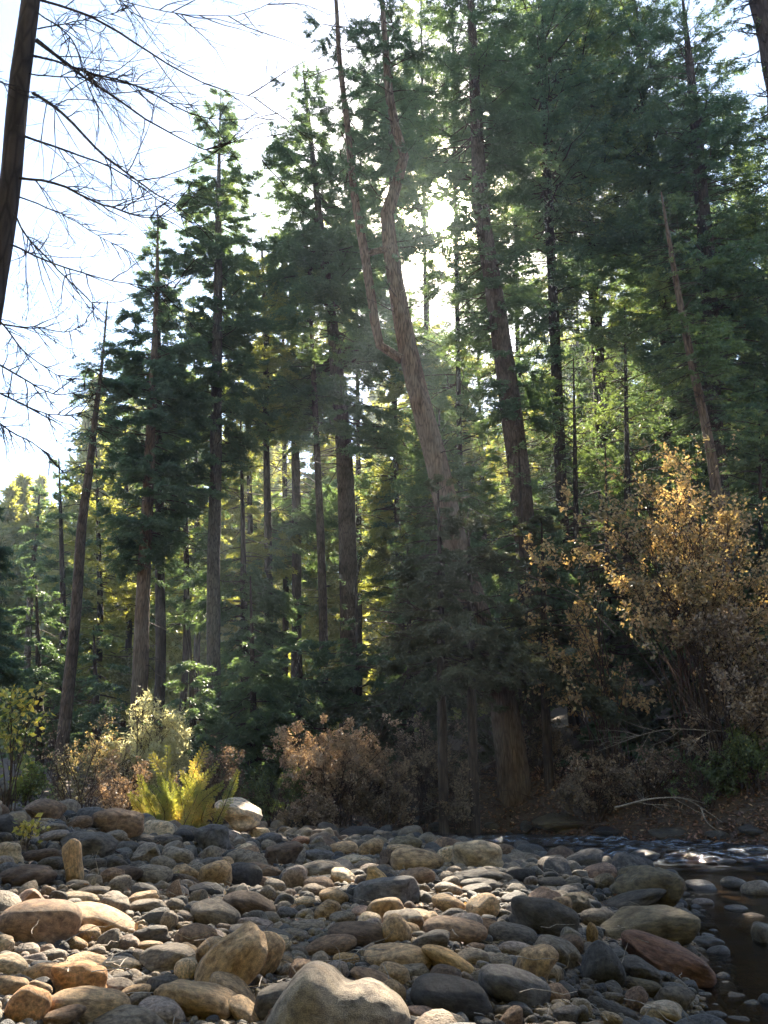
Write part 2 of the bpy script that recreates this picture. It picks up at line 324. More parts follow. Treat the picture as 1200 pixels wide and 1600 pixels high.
tag(link('water', me, M['water']), 'dark shallow river water with a white riffle', kind='structure')

# ------------------------------------------------------------ conifers
def conifer(name, label, cat, group, tr, wd, Yd, prof, mat, bark='bark', lai=2., droop=-.25, gap=-.1, spray=1., bare=0, seed=None, forks=(), nb=None, bscale=1., twiggy=False):
    tr = [tuple(p) for p in tr]; P = W([p[0] for p in tr], [p[1] for p in tr], Yd); wds = np.array(wd, float) * mpp(P) / 2
    bx, by = P[-1, 0] + (P[-1, 0] - P[-2, 0]) * .15, P[-1, 1]
    gz = float(H(bx, by)); top_first = np.concatenate([P, [[bx, by, min(gz, P[-1, 2] - .3) - .35]]]) if P[-1, 2] > gz - .2 else P
    wds = np.concatenate([wds, [wds[-1] * 1.12]]) if len(top_first) > len(P) else wds
    base = np.array([bx, by, gz]); root = empty(name, base, label, cat, group)
    sc = mpp(P.mean(0)); TP = curve(np.concatenate([top_first, wds[:, None]], 1), 26); TP[:, 3] = np.maximum(TP[:, 3], .012)
    V, F = tubes(TP[None, :, :3] - base, TP[None, :, 3], 12, .07); link('trunk', mesh('trunk', V, F, smooth_=True), M[bark], root)
    stems = [TP[::-1, :3]]
    for fpx, fw in forks:
        FPp = W([p[0] for p in fpx], [p[1] for p in fpx], Yd - .15); fr_ = np.array(fw) * mpp(FPp) / 2; Q = curve(np.concatenate([FPp, fr_[:, None]], 1), 22)
        V, F = tubes(Q[None, :, :3] - base, Q[None, :, 3], 10, .07); link('stem', mesh('stem', V, F, smooth_=True), M[bark], root); stems.append(Q[:, :3])
    S0 = stems[0]
    pz = np.array([W(600, p[0], Yd)[2] for p in prof]); pr = np.array([p[1] for p in prof]) * sc * (1.22 if np.mean([p[0] for p in tr]) > 400 else 1.14)
    o_ = np.argsort(pz); pz, pr = pz[o_], pr[o_]; zlo, zhi = pz[0], pz[-1]
    A = np.trapz(pr * 2, pz); Ls = .0053 * Yd * spray + .02; Ws = Ls * .33
    nsp = int(np.clip((1.55 if np.mean([p[0] for p in tr]) > 650 and tr[0][1] < 420 else 2.9) * lai * A / (.5 * Ls * Ws * .5), 300, 360000)); nb = nb or int(np.clip((zhi - zlo) * 15 * bscale, 30, 620))
    zz = np.linspace(zlo, zhi, 200); cdf = np.cumsum(np.interp(zz, pz, pr) ** .6 + .02); cdf /= cdf[-1]
    bz = np.interp(rng.random(nb), cdf, zz); Rb = np.interp(bz, pz, pr); u = (bz - zlo) / (zhi - zlo)
    az = rng.uniform(0, 2 * math.pi, nb); L = Rb * rng.uniform(.62, 1.18, nb) * (1 + .22 * np.sin(az * 2 + bz * .9)) + .05
    a0 = np.where(u > .8, .45, .12 - .2 * (1 - u)) + rng.normal(0, .13, nb); a2 = droop * rng.uniform(.5, 1.4, nb) * np.where(u > .85, .3, 1)
    out = np.stack([np.cos(az), np.sin(az), 0 * az], -1); ox = np.interp(bz, S0[:, 2], S0[:, 0]); oy = np.interp(bz, S0[:, 2], S0[:, 1])
    s = np.linspace(0, 1, 6)[None, :, None]; Lc = L[:, None, None]
    zc = a0[:, None, None] * s + a2[:, None, None] * (s ** 2 - .45 * s ** 4)
    B = np.stack([ox, oy, bz], -1)[:, None] + out[:, None] * s * Lc + np.array([0, 0, 1.]) * zc * Lc + rng.normal(0, .03, (nb, 6, 3)) * s * Lc
    if forks:                                     # share the limbs between the stems
        for Q in stems[1:]:
            sel = (rng.random(nb) < .5) & (bz > Q[:, 2].min() + .3); qs = Q[np.argsort(Q[:, 2])]
            B[sel] += np.stack([np.interp(bz[sel], qs[:, 2], qs[:, 0]) - ox[sel], np.interp(bz[sel], qs[:, 2], qs[:, 1]) - oy[sel], 0 * bz[sel]], -1)[:, None]
    rb = np.clip(L * .010 + .006, .006, .07)[:, None] * np.array([1, .85, .68, .5, .34, .15])
    bk = keep(B[:, 3]) | (rng.random(nb) < .25)
    V, F = tubes(B[bk] - base, rb[bk], 4); parts = [(V, F)]
    if bare:
        nbz = bare; z0, z1 = max(P[-1, 2], gz) + .6, zlo + (zhi - zlo) * .35; bzz = rng.uniform(z0, max(z1, z0 + .5), nbz); azz = rng.uniform(0, 6.28, nbz)
        D = np.stack([np.cos(azz), np.sin(azz), rng.uniform(-.45, .1, nbz)], -1); ob = np.stack([np.interp(bzz, S0[:, 2], S0[:, 0]), np.interp(bzz, S0[:, 2], S0[:, 1]), bzz], -1)
        Lb = rng.uniform(.35, 1.7, nbz); ss = np.linspace(0, 1, 5)[None, :, None]
        BB = ob[:, None] + D[:, None] * ss * Lb[:, None, None] + np.cumsum(rng.normal(0, .05, (nbz, 5, 3)), 1) * Lb[:, None, None]; BB[:, 0] = ob
        c2, l2, i2, s2 = grow(BB, Lb, 3, .2, .95, .8, .5, -.03); V, F = tubes(BB - base, np.array([.02, .016, .012, .008, .004]), 3); parts.append((V, F)); V, F = tubes(c2 - base, np.array([.008, .006, .005, .004, .002]), 3); parts.append((V, F))
    # twigs
    ntw = np.maximum(3, (L / (Ls * 1.15)).astype(int)); idx = np.repeat(np.arange(nb), ntw); n = len(idx)
    s = rng.uniform(.12, 1, n) ** .8; o, T = along(B, idx, s); side = np.where(rng.random(n) < .5, -1., 1.)[:, None]
    lat = nrm(np.cross(T, [[0, 0, 1.]])); d = nrm(T * rng.uniform(.4, 1.1, (n, 1)) + side * lat * rng.uniform(.3, 1.1, (n, 1)) + rdir(n) * .28 + np.array([0, 0, -.12]))
    tl = (L[idx] * .34 * (1.05 - .75 * s) + Ls * 1.2) * rng.uniform(.5, 1.25, n)
    gk = .65 * clump(o, .8, base[0] + base[1]) + .8 * clump(o, 3.1, base[0]) > gap - (.25 if tr[0][0] > 650 and tr[0][1] < 420 else .45); kk = gk & keep(o); o, d, tl, T, idx = o[kk], d[kk], tl[kk], T[kk], idx[kk]; n = len(o)
    if twiggy:
        TT = np.stack([o, o + d * (tl * .5)[:, None], o + d * tl[:, None] + np.array([0, 0, -.05])], 1); V, F = tubes(TT - base, np.array([.008, .005, .002]), 3); parts.append((V, F))
    Vs, Fs, off = [], [], 0
    for V, F in parts: Vs.append(V); Fs.append(F + off); off += len(V)
    Vb, Fb = np.concatenate(Vs), np.concatenate(Fs)
    per = nsp * tl / tl.sum() * (1 if gap < 0 else .9); cnt = rng.poisson(per); ii = np.repeat(np.arange(n), cnt); m_ = len(ii)
    q = rng.random(m_); tw = 1 - .5 * q
    po = o[ii] + d[ii] * (q * tl[ii])[:, None] + rng.normal(0, 1, (m_, 3)) * (Ls * .33) * np.array([1, 1, .75])
    po[:, 2] -= (q * tl[ii]) ** 2 * .22
    dd = nrm(d[ii] * .8 + nrm(np.cross(d[ii], [[0, 0, 1.]])) * rng.normal(0, .7, (m_, 1)) + rdir(m_) * .42 + np.array([0, 0, -.22]))
    ll = Ls * rng.uniform(.55, 1.35, m_) * tw; kk = keep(po); po, dd, ll, ii = po[kk], dd[kk], ll[kk], ii[kk]; m_ = len(po)
    tint = np.clip(.35 + .18 * clump(po, .5, 3.) + rng.normal(0, .14, m_), 0, 1)
    V, F, t_ = needles(po - base, dd, ll, np.full(m_, Ws) * rng.uniform(.6, 1.2, m_), tint)
    me = mesh('crown', np.concatenate([Vb, V]), [Fb, F + len(Vb)], np.concatenate([np.zeros(len(Fb)), t_])); me.materials.append(M['twig']); me.materials.append(M[mat])
    me.polygons.foreach_set('material_index', np.r_[np.zeros(len(Fb), np.int32), np.ones(len(F), np.int32)])
    link('crown', me, None, root)
    return root

gT = 'tall conifers of the river forest'
conifer('conifer_tree', 'thin almost bare conifer leaning right at the left sky edge, sparse grey top', 'tree', gT, [(168,470),(158,580),(150,640),(140,730),(130,800),(118,960),(100,1140)], [2,5,8,12,14,17,20], 22, [(470,6),(520,26),(600,44),(680,50),(745,36),(800,15)], 'blue', 'bark', .16, -.15, .1, .8, 8, twiggy=True)
conifer('cedar_tree', 'dense dark green cedar with lumpy crown and bare lower trunk left of spire fir', 'tree', gT, [(247,345),(243,500),(236,650),(230,800),(222,950),(217,1090)], [2,8,14,18,22,26], 25.5, [(345,3),(400,22),(480,48),(600,76),(720,82),(830,66),(890,30)], 'blue', 'redbark', 2.3, -.2, -.15, 1., 26)
conifer('conifer_tree', 'slim dark trunk standing just right of the lumpy left cedar', 'tree', gT, [(246,330),(248,560),(249,760),(250,900),(250,1060)], [2,8,12,15,17], 27.5, [(330,3),(420,22),(560,40),(700,45),(840,35),(900,12)], 'fir', 'darkbark', .8, -.25, .1, 1., 10)
conifer('fir_tree', 'tall spire-topped fir with a straight grey trunk and pointed top against the sky', 'tree', gT, [(345,140),(342,270),(341,400),(337,700),(333,950),(333,1150)], [1,6,12,18,21,24], 28, [(138,4),(200,27),(300,50),(345,54),(365,40),(420,58),(500,68),(650,66),(760,45),(850,18)], 'fir', 'greybark', 2.1, -.12, -.1, .95, 22)
conifer('conifer_tree', 'thin straight conifer with a dark stem, next right of the spire fir', 'tree', gT, [(408,370),(415,500),(416,700),(420,1000)], [2,8,10,14], 32, [(368,3),(420,32),(600,52),(800,55),(900,25)], 'lime', 'darkbark', 1.3, -.2, 0., 1., 10)
conifer('conifer_tree', 'narrow shaded conifer with dark stem midway between spire fir and leaning tree', 'tree', gT, [(452,420),(460,640),(463,1010)], [3,11,16], 34, [(420,4),(520,42),(700,62),(830,55),(900,25)], 'fir', 'darkbark', 1.3, -.2, 0., 1., 8)
conifer('conifer_tree', 'thinnest brown trunk in the middle of the forest with small high crown', 'tree', gT, [(482,420),(495,700),(505,990)], [4,10,14], 30, [(420,10),(520,36),(640,40),(740,20)], 'cedar', 'bark', .9, -.2, .1, 1., 12)
conifer('fir_tree', 'broad dense fir behind the forked cedar, thick trunk bare low down', 'tree', gT, [(474,110),(500,350),(520,520),(535,680),(546,1000)], [3,12,18,25,30], 31, [(108,3),(180,40),(300,78),(450,90),(600,92),(720,80),(790,35)], 'fir', 'bark', 1.9, -.2, -.15, 1., 14)
conifer('cedar_tree', 'leaning forked cedar with a crooked elbow near its top', 'tree', gT,
    [(594,-90),(597,0),(603,80),(607,140),(618,200),(632,245),(630,272),(608,305),(605,345),(612,400),(625,480),(640,560),(660,640),(682,720),(712,850),(750,980),(786,1100),(803,1212)],
    [4,7,10,13,14,15,17,19,22,24,27,30,33,36,40,43,45,52], 20.0, [(-100,40),(0,62),(120,66),(220,58),(300,38),(420,26),(540,16)], 'blue', 'redbark', 1.05, -.3, .12, .8, 40,
    forks=[([(628,562),(598,545),(583,480),(570,400),(553,300),(543,200),(531,100),(525,0),(518,-90)], [15,14,14,14,12,10,8,6,4]), ([(614,388),(590,392),(572,398)], [11,10,9])], twiggy=True, nb=150)
conifer('fir_tree', 'big fir trunk just right of the sun, curving left towards its top', 'tree', gT, [(733,-100),(738,60),(745,200),(755,350),(768,430),(782,520),(800,650),(815,780),(826,900)], [7,14,20,25,27,30,33,35,36], 25, [(-120,40),(0,64),(120,84),(240,80),(330,60),(480,56),(640,62),(760,52),(830,20)], 'fir', 'bark', 1.6, -.25, 0., .95, 26)
conifer('fir_tree', 'tall conifer with dark slim trunk, second to the right of the sun', 'tree', gT, [(840,-140),(848,100),(856,300),(866,500),(882,860)], [4,9,13,16,20], 29, [(-150,26),(0,76),(150,92),(300,84),(500,60),(700,66),(800,40)], 'blue', 'darkbark', 1.5, -.3, -.05, 1., 14)
conifer('cedar_tree', 'dense broad conifer with grey-green crown above the thin reddish leaning trunk', 'tree', gT, [(900,-160),(905,100),(912,260),(930,480),(948,820)], [5,11,15,18,22], 31, [(-170,26),(-40,80),(100,96),(260,90),(420,76),(620,80),(760,50)], 'cedar', 'darkbark', 1.7, -.3, -.1, 1., 10)
conifer('cedar_tree', 'full crowned conifer reaching the top edge left of the rounded yellow tip', 'tree', gT, [(985,-60),(1000,100),(1020,300),(1040,520),(1055,800)], [3,10,14,18,22], 30, [(-70,12),(40,60),(180,92),(340,100),(520,96),(700,92),(790,50)], 'blue', 'darkbark', 2.0, -.3, -.2, 1., 8)
conifer('cedar_tree', 'massive rounded conifer at right whose sunlit yellow tip stands against the sky', 'tree', gT, [(1066,-8),(1080,120),(1092,260),(1104,390),(1118,700)], [3,12,19,24,28], 27, [(-10,8),(30,40),(90,64),(200,80),(330,88),(500,90),(700,86)], 'fir', 'darkbark', 2.1, -.3, -.2, 1., 8)
conifer('conifer_tree', 'thin reddish trunk leaning left above the orange autumn shrub', 'tree', gT, [(1033,300),(1048,390),(1064,480),(1080,560),(1112,716),(1124,800)], [2,7,10,12,15,16], 21, [(298,3),(340,24),(430,46),(560,58),(660,48),(720,20)], 'cedar', 'redbark', .95, -.3, .1, .9, 16)
conifer('conifer_tree', 'light green feathery conifer cut by the right edge', 'tree', gT, [(1205,170),(1206,400),(1210,800)], [3,12,20], 28, [(170,20),(280,60),(450,90),(700,90),(800,40)], 'cedar', 'bark', 1.5, -.3, -.1, 1., 8)
conifer('conifer_tree', 'dark dense conifer cut by the left edge, low beside the yellow-leaved saplings', 'tree', gT, [(-28,740),(-30,900),(-34,1090)], [3,14,22], 17, [(745,8),(820,30),(900,44),(1000,62),(1070,60)], 'blue', 'darkbark', 2.2, -.3, -.2, 1., 4)
conifer('conifer_tree', 'small far spire conifer with thin trunk between left edge and leaning bare conifer', 'tree', gT, [(62,755),(58,830),(50,900),(40,1060)], [1,5,8,11], 42, [(754,2),(790,13),(840,22),(900,24),(930,8)], 'blue', 'bark', .9, -.15, .1, .8, 6)
gB = 'farther conifers closing the forest behind'
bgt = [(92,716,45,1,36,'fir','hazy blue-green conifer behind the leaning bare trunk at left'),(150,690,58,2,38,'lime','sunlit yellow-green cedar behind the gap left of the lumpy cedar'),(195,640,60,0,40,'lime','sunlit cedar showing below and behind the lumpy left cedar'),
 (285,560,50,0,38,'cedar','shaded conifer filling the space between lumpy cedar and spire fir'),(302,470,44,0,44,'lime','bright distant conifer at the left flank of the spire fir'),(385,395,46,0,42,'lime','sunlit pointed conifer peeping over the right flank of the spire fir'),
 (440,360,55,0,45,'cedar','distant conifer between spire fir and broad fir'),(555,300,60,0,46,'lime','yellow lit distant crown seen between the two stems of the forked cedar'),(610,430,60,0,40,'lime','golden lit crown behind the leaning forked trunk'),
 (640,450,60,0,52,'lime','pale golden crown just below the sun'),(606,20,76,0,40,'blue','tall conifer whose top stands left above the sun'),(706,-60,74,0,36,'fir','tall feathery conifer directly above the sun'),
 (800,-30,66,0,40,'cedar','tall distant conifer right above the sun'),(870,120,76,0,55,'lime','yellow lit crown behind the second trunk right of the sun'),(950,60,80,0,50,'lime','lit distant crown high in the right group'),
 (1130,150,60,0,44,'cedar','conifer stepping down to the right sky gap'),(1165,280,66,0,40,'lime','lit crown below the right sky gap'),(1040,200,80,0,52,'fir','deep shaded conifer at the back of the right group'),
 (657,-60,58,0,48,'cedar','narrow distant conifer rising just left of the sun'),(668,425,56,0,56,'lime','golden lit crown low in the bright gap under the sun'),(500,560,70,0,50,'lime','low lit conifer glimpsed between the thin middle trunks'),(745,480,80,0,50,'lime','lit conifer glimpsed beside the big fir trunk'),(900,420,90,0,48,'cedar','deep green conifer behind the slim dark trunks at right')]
for (px, top, hw, ln, Yd, mt, lab) in bgt:
    bot = 1000
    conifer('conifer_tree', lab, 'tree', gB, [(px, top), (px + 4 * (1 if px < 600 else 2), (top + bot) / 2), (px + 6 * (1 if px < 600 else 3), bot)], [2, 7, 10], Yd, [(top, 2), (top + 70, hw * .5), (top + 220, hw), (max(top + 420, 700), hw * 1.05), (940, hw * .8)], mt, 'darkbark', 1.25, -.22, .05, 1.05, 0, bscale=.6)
# young cedars whose low boughs close the bank
gY = 'young low-boughed cedars along the far bank'
for (px, top, bot, hw, Yd, mt, lab, lai) in [
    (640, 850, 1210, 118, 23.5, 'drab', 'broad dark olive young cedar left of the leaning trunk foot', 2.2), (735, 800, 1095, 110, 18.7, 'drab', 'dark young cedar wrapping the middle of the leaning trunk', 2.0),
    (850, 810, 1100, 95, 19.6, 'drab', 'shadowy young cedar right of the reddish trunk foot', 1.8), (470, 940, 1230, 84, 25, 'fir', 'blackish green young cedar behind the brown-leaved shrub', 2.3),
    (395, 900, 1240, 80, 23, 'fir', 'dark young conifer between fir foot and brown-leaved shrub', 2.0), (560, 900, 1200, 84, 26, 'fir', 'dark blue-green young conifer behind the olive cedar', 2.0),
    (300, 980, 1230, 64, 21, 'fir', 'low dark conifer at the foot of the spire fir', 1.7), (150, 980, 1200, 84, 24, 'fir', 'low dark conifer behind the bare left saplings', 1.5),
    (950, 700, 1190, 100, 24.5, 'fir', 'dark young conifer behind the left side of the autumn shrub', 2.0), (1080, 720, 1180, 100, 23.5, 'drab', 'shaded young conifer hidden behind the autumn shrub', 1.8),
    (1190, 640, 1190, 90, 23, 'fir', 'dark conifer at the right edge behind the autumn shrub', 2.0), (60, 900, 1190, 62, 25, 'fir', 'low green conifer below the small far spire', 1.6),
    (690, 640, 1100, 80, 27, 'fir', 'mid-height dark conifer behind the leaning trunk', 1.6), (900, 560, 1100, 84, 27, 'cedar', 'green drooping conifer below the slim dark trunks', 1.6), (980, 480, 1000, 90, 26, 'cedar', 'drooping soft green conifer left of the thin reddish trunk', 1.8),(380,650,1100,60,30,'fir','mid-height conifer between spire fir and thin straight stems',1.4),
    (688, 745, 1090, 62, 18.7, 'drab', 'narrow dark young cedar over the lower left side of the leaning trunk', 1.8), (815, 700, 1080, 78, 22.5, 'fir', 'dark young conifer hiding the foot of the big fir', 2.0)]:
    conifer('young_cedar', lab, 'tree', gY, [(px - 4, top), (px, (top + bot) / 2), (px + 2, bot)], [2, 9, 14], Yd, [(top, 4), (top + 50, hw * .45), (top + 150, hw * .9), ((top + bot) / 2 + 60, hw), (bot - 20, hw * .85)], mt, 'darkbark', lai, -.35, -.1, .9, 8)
# far wood and the added trees behind the camera: one uncountable mass
Vs, Ts = [], []
for k in range(176):
    if k < 110: ang = rnd.uniform(-.60, .62); Yf = rnd.uniform(58, 88); x0 = Yf * math.tan(ang); z0 = float(H(x0, Yf)); hh = Yf * math.tan(R(rnd.uniform(15, 21) if ang < -.38 else rnd.uniform(21, 29))) - z0 + 1.2; n = 8200
    else: ang = rnd.uniform(1.9, 4.38); rr0 = rnd.uniform(15, 34); x0 = rr0 * math.sin(ang); Yf = rr0 * math.cos(ang); z0 = 0.; hh = rnd.uniform(26, 36); n = 9000  # unseen trees behind the camera, added to cut skylight and deepen shade
    zz = rng.random(n) ** 1.2; rr = (1 - zz) ** .8 * 3.6 * np.sqrt(rng.random(n)); aa = rng.uniform(0, 6.28, n)
    o = np.stack([x0 + rr * np.cos(aa), Yf + rr * np.sin(aa), z0 + zz * hh], -1); o = o[(clump(o, 1.3, k) > -.5) & keep(o)]
    d = nrm(nrm(o - [x0, Yf, 0]) * [1, 1, .05] + rdir(len(o)) * .5); V, F, t_ = needles(o, d, rng.uniform(.5, 1.1, len(o)), rng.uniform(.2, .4, len(o)), np.clip(rng.normal(.5, .25, len(o)), 0, 1)); Vs.append(V); Ts.append(t_)
V = np.concatenate(Vs); F = np.arange(len(V)).reshape(-1, 3)
tag(link('distant_and_blocking_wood', mesh('distant_and_blocking_wood', V, F, np.concatenate(Ts)), M['lime']), 'far hazy mass of forest closing the gaps between trunks, plus sky-blocking trees added behind camera', kind='stuff')

# ------------------------------------------------------------ bare foreground tree, top left
def polytubes(lst, base, K=12, S=6):
    Vs, Fs, off, out = [], [], 0, []
    for pts, r0, r1 in lst:
        Q = curve(pts, K); rr = np.linspace(r0, r1, K); V, F = tubes(Q[None] - base, rr[None], S); Vs.append(V); Fs.append(F + off); off += len(V); out.append(Q)
    return Vs, Fs, off, np.stack(out)
Yt = 7.5; TPx = [(62,-120),(48,0),(28,150),(14,300),(-6,430),(-60,760),(-130,1180)]; P = W([a for a, b in TPx], [b for a, b in TPx], Yt)
gz = float(H(P[-1, 0], Yt)); P[-1, 2] = gz - .1; base = np.array([P[-1, 0], Yt, gz])
root = empty('bare_tree', base, 'leaning dark trunk at top left edge with long drooping bare branches', 'tree')
rr = np.array([30, 36, 38, 38, 38, 40, 46]) * Yt / FPX / 2; Q = curve(np.concatenate([P, rr[:, None]], 1), 40)
V, F = tubes(Q[None, :, :3] - base, Q[None, :, 3], 16, .04); link('trunk', mesh('trunk', V, F, smooth_=True), M['darkbark'], root)
brs = [[(65,0,0),(140,25,-.3),(270,105,-.8),(340,140,-1),(430,158,-1.3)],[(58,62,0),(110,105,.2),(200,130,.5),(320,185,.8),(370,190,1),(435,178,1.2)],[(58,65,0),(140,125,-.1),(210,170,-.3),(260,200,-.5),(340,235,-.6),(425,245,-.8)],
 [(50,145,0),(95,175,-.4),(160,240,-.8),(220,290,-1.1),(280,330,-1.4),(325,380,-1.5)],[(48,85,0),(90,95,.2),(160,120,.5),(230,135,.7),(300,170,1)],[(30,210,0),(120,240,.3),(200,275,.6),(260,320,.8),(310,352,1)],[(27,278,0),(90,290,-.2),(170,325,-.5),(240,345,-.7),(305,328,-.9)],
 [(22,305,0),(100,335,.3),(160,370,.7),(225,405,1)],[(12,380,0),(100,415,-.3),(200,443,-.5),(310,452,-.8)],[(45,115,0),(130,123,-.2),(225,132,-.6)],[(-60,90,-.5),(0,128,-.3),(50,155,-.1),(95,172,0)],[(60,45,0),(140,32,.3),(200,18,.5)],
 [(60,-60,0),(200,0,-.5),(320,24,-.8),(400,18,-1),(445,-5,-1.2)],[(55,-100,0),(120,-60,.3),(200,10,.6),(260,90,.8),(300,150,1)],[(-30,600,0),(20,625,-.1),(70,645,-.3),(125,652,-.5)],[(-30,630,0),(10,670,.1),(60,700,.2),(95,735,.3)],[(-15,480,0),(50,560,.2),(120,602,.4)],
 [(-12,505,0),(60,513,-.1),(110,518,-.2),(140,500,-.4)],[(-20,560,0),(40,590,-.3),(100,610,-.5),(150,600,-.7)],[(20,330,0),(50,380,-.2),(110,440,-.5),(170,500,-.8)],[(58,20,0),(110,60,-.4),(150,150,-.8),(190,220,-1)]]
lst = [(np.array([W(a, b, Yt + c) for a, b, c in br]), .020 if i < 7 else .012, .003) for i, br in enumerate(brs)]
for pts_, r0_, r1_ in lst:
    Q_ = curve(pts_, 14)[None]; Q_ = Q_ + np.cumsum(rng.normal(0, .006, Q_.shape), 1); Lq = np.linalg.norm(Q_[:, -1] - Q_[:, 0], axis=1)
    c1, l1, _, _ = grow(Q_, Lq, 15, .1, .98, .7, .36, -.015, 6, .22); c2, l2, _, _ = grow(c1, l1, 4, .15, .98, .6, .5, -.02, 5, .2) if len(c1) else (c1,) * 4; c3, l3, _, _ = grow(c2, l2, 1.6, .2, 1, .6, .5, -.02, 4, .2) if len(c2) else (c2,) * 4
    Vs, Fs, off = [], [], 0
    for c_, r_ in ((Q_, np.linspace(r0_, r1_, 14)), (c1, [.0075, .0065, .0052, .004, .003, .002]), (c2, [.0034, .003, .0025, .002, .0014]), (c3, [.002, .0018, .0015, .001])):
        if len(c_): V, F = tubes(c_ - base, np.array(r_), 4 if c_ is Q_ else 3); Vs.append(V); Fs.append(F + off); off += len(V)
    link('limb', mesh('limb', np.concatenate(Vs), np.concatenate(Fs), smooth_=True), M['darkbark'], root)
tp = np.concatenate([W(rng.uniform(-20, 70, 900), rng.uniform(395, 510, 900), Yt + .6), W(rng.uniform(-20, 40, 300), rng.uniform(520, 600, 300), Yt + .6), W(rng.uniform(330, 440, 260), rng.uniform(-20, 12, 260), Yt-1)])
tp += rng.normal(0, .05, tp.shape); tp = tp[clump(tp, 7, 1.) > .1]; V, F, t_ = needles(tp - base, nrm(rdir(len(tp)) + [0, 0, -.5]), rng.uniform(.05, .11, len(tp)), np.full(len(tp), .006), np.full(len(tp), .3))
link('needle_tufts', mesh('needle_tufts', V, F, t_), M['fir'], root)['kind'] = 'stuff'
# trunk with dead twigs, top right corner
Yt = 17.5; P = W([1168,1190,1206,1234,1290,1310], [-120,0,60,300,900,1250], Yt); gz = float(H(P[-1, 0], Yt)); P[-1, 2] = gz - .3; base = np.array([P[-1, 0], Yt, gz])
root = empty('snag_tree', base, 'dark rough trunk with dead twigs filling the top right corner', 'tree'); rr = np.array([40, 46, 48, 52, 60, 64]) * Yt / FPX / 2; Q = curve(np.concatenate([P, rr[:, None]], 1), 40)
V, F = tubes(Q[None, :, :3] - base, Q[None, :, 3], 14, .12); link('trunk', mesh('trunk', V, F, smooth_=True), M['darkbark'], root)
n = 46; s0 = rng.uniform(.02, .42, n); o, T = along(Q[None, :, :3], np.zeros(n, int), s0); D = nrm(np.stack([-np.abs(rng.normal(1, .5, n)), rng.normal(0, .6, n), rng.normal(-.25, .35, n)], -1)); Lb = rng.uniform(.4, 1.25, n)
ss = np.linspace(0, 1, 6)[None, :, None]; BB = o[:, None] + D[:, None] * ss * Lb[:, None, None] + np.cumsum(rng.normal(0, .035, (n, 6, 3)), 1); BB[:, 0] = o
c1, l1, _, _ = grow(BB, Lb, 6, .15, 1, .7, .45, -.02, 5, .25); c2, l2, _, _ = grow(c1, l1, 3, .2, 1, .7, .5, -.02, 4, .25)
Vs, Fs, off = [], [], 0
for c_, r_ in ((BB, np.linspace(.035, .006, 6)), (c1, np.linspace(.012, .004, 5)), (c2, np.linspace(.006, .002, 4))):
    V, F = tubes(c_ - base, r_, 4); Vs.append(V); Fs.append(F + off); off += len(V)
link('branches', mesh('branches', np.concatenate(Vs), np.concatenate(Fs), smooth_=True), M['darkbark'], root)
ii = rng.integers(0, len(c2), 2600); o, T = along(c2, ii, rng.random(2600)); o = o[clump(o, 2.5, 2.) > -.1]; V, F, t_ = needles(o - base, nrm(rdir(len(o)) + [0, 0, -.4]), rng.uniform(.06, .14, len(o)), np.full(len(o), .03), np.clip(rng.normal(.4, .3, len(o)), 0, 1))
link('foliage', mesh('foliage', V, F, t_), M['cedar'], root)

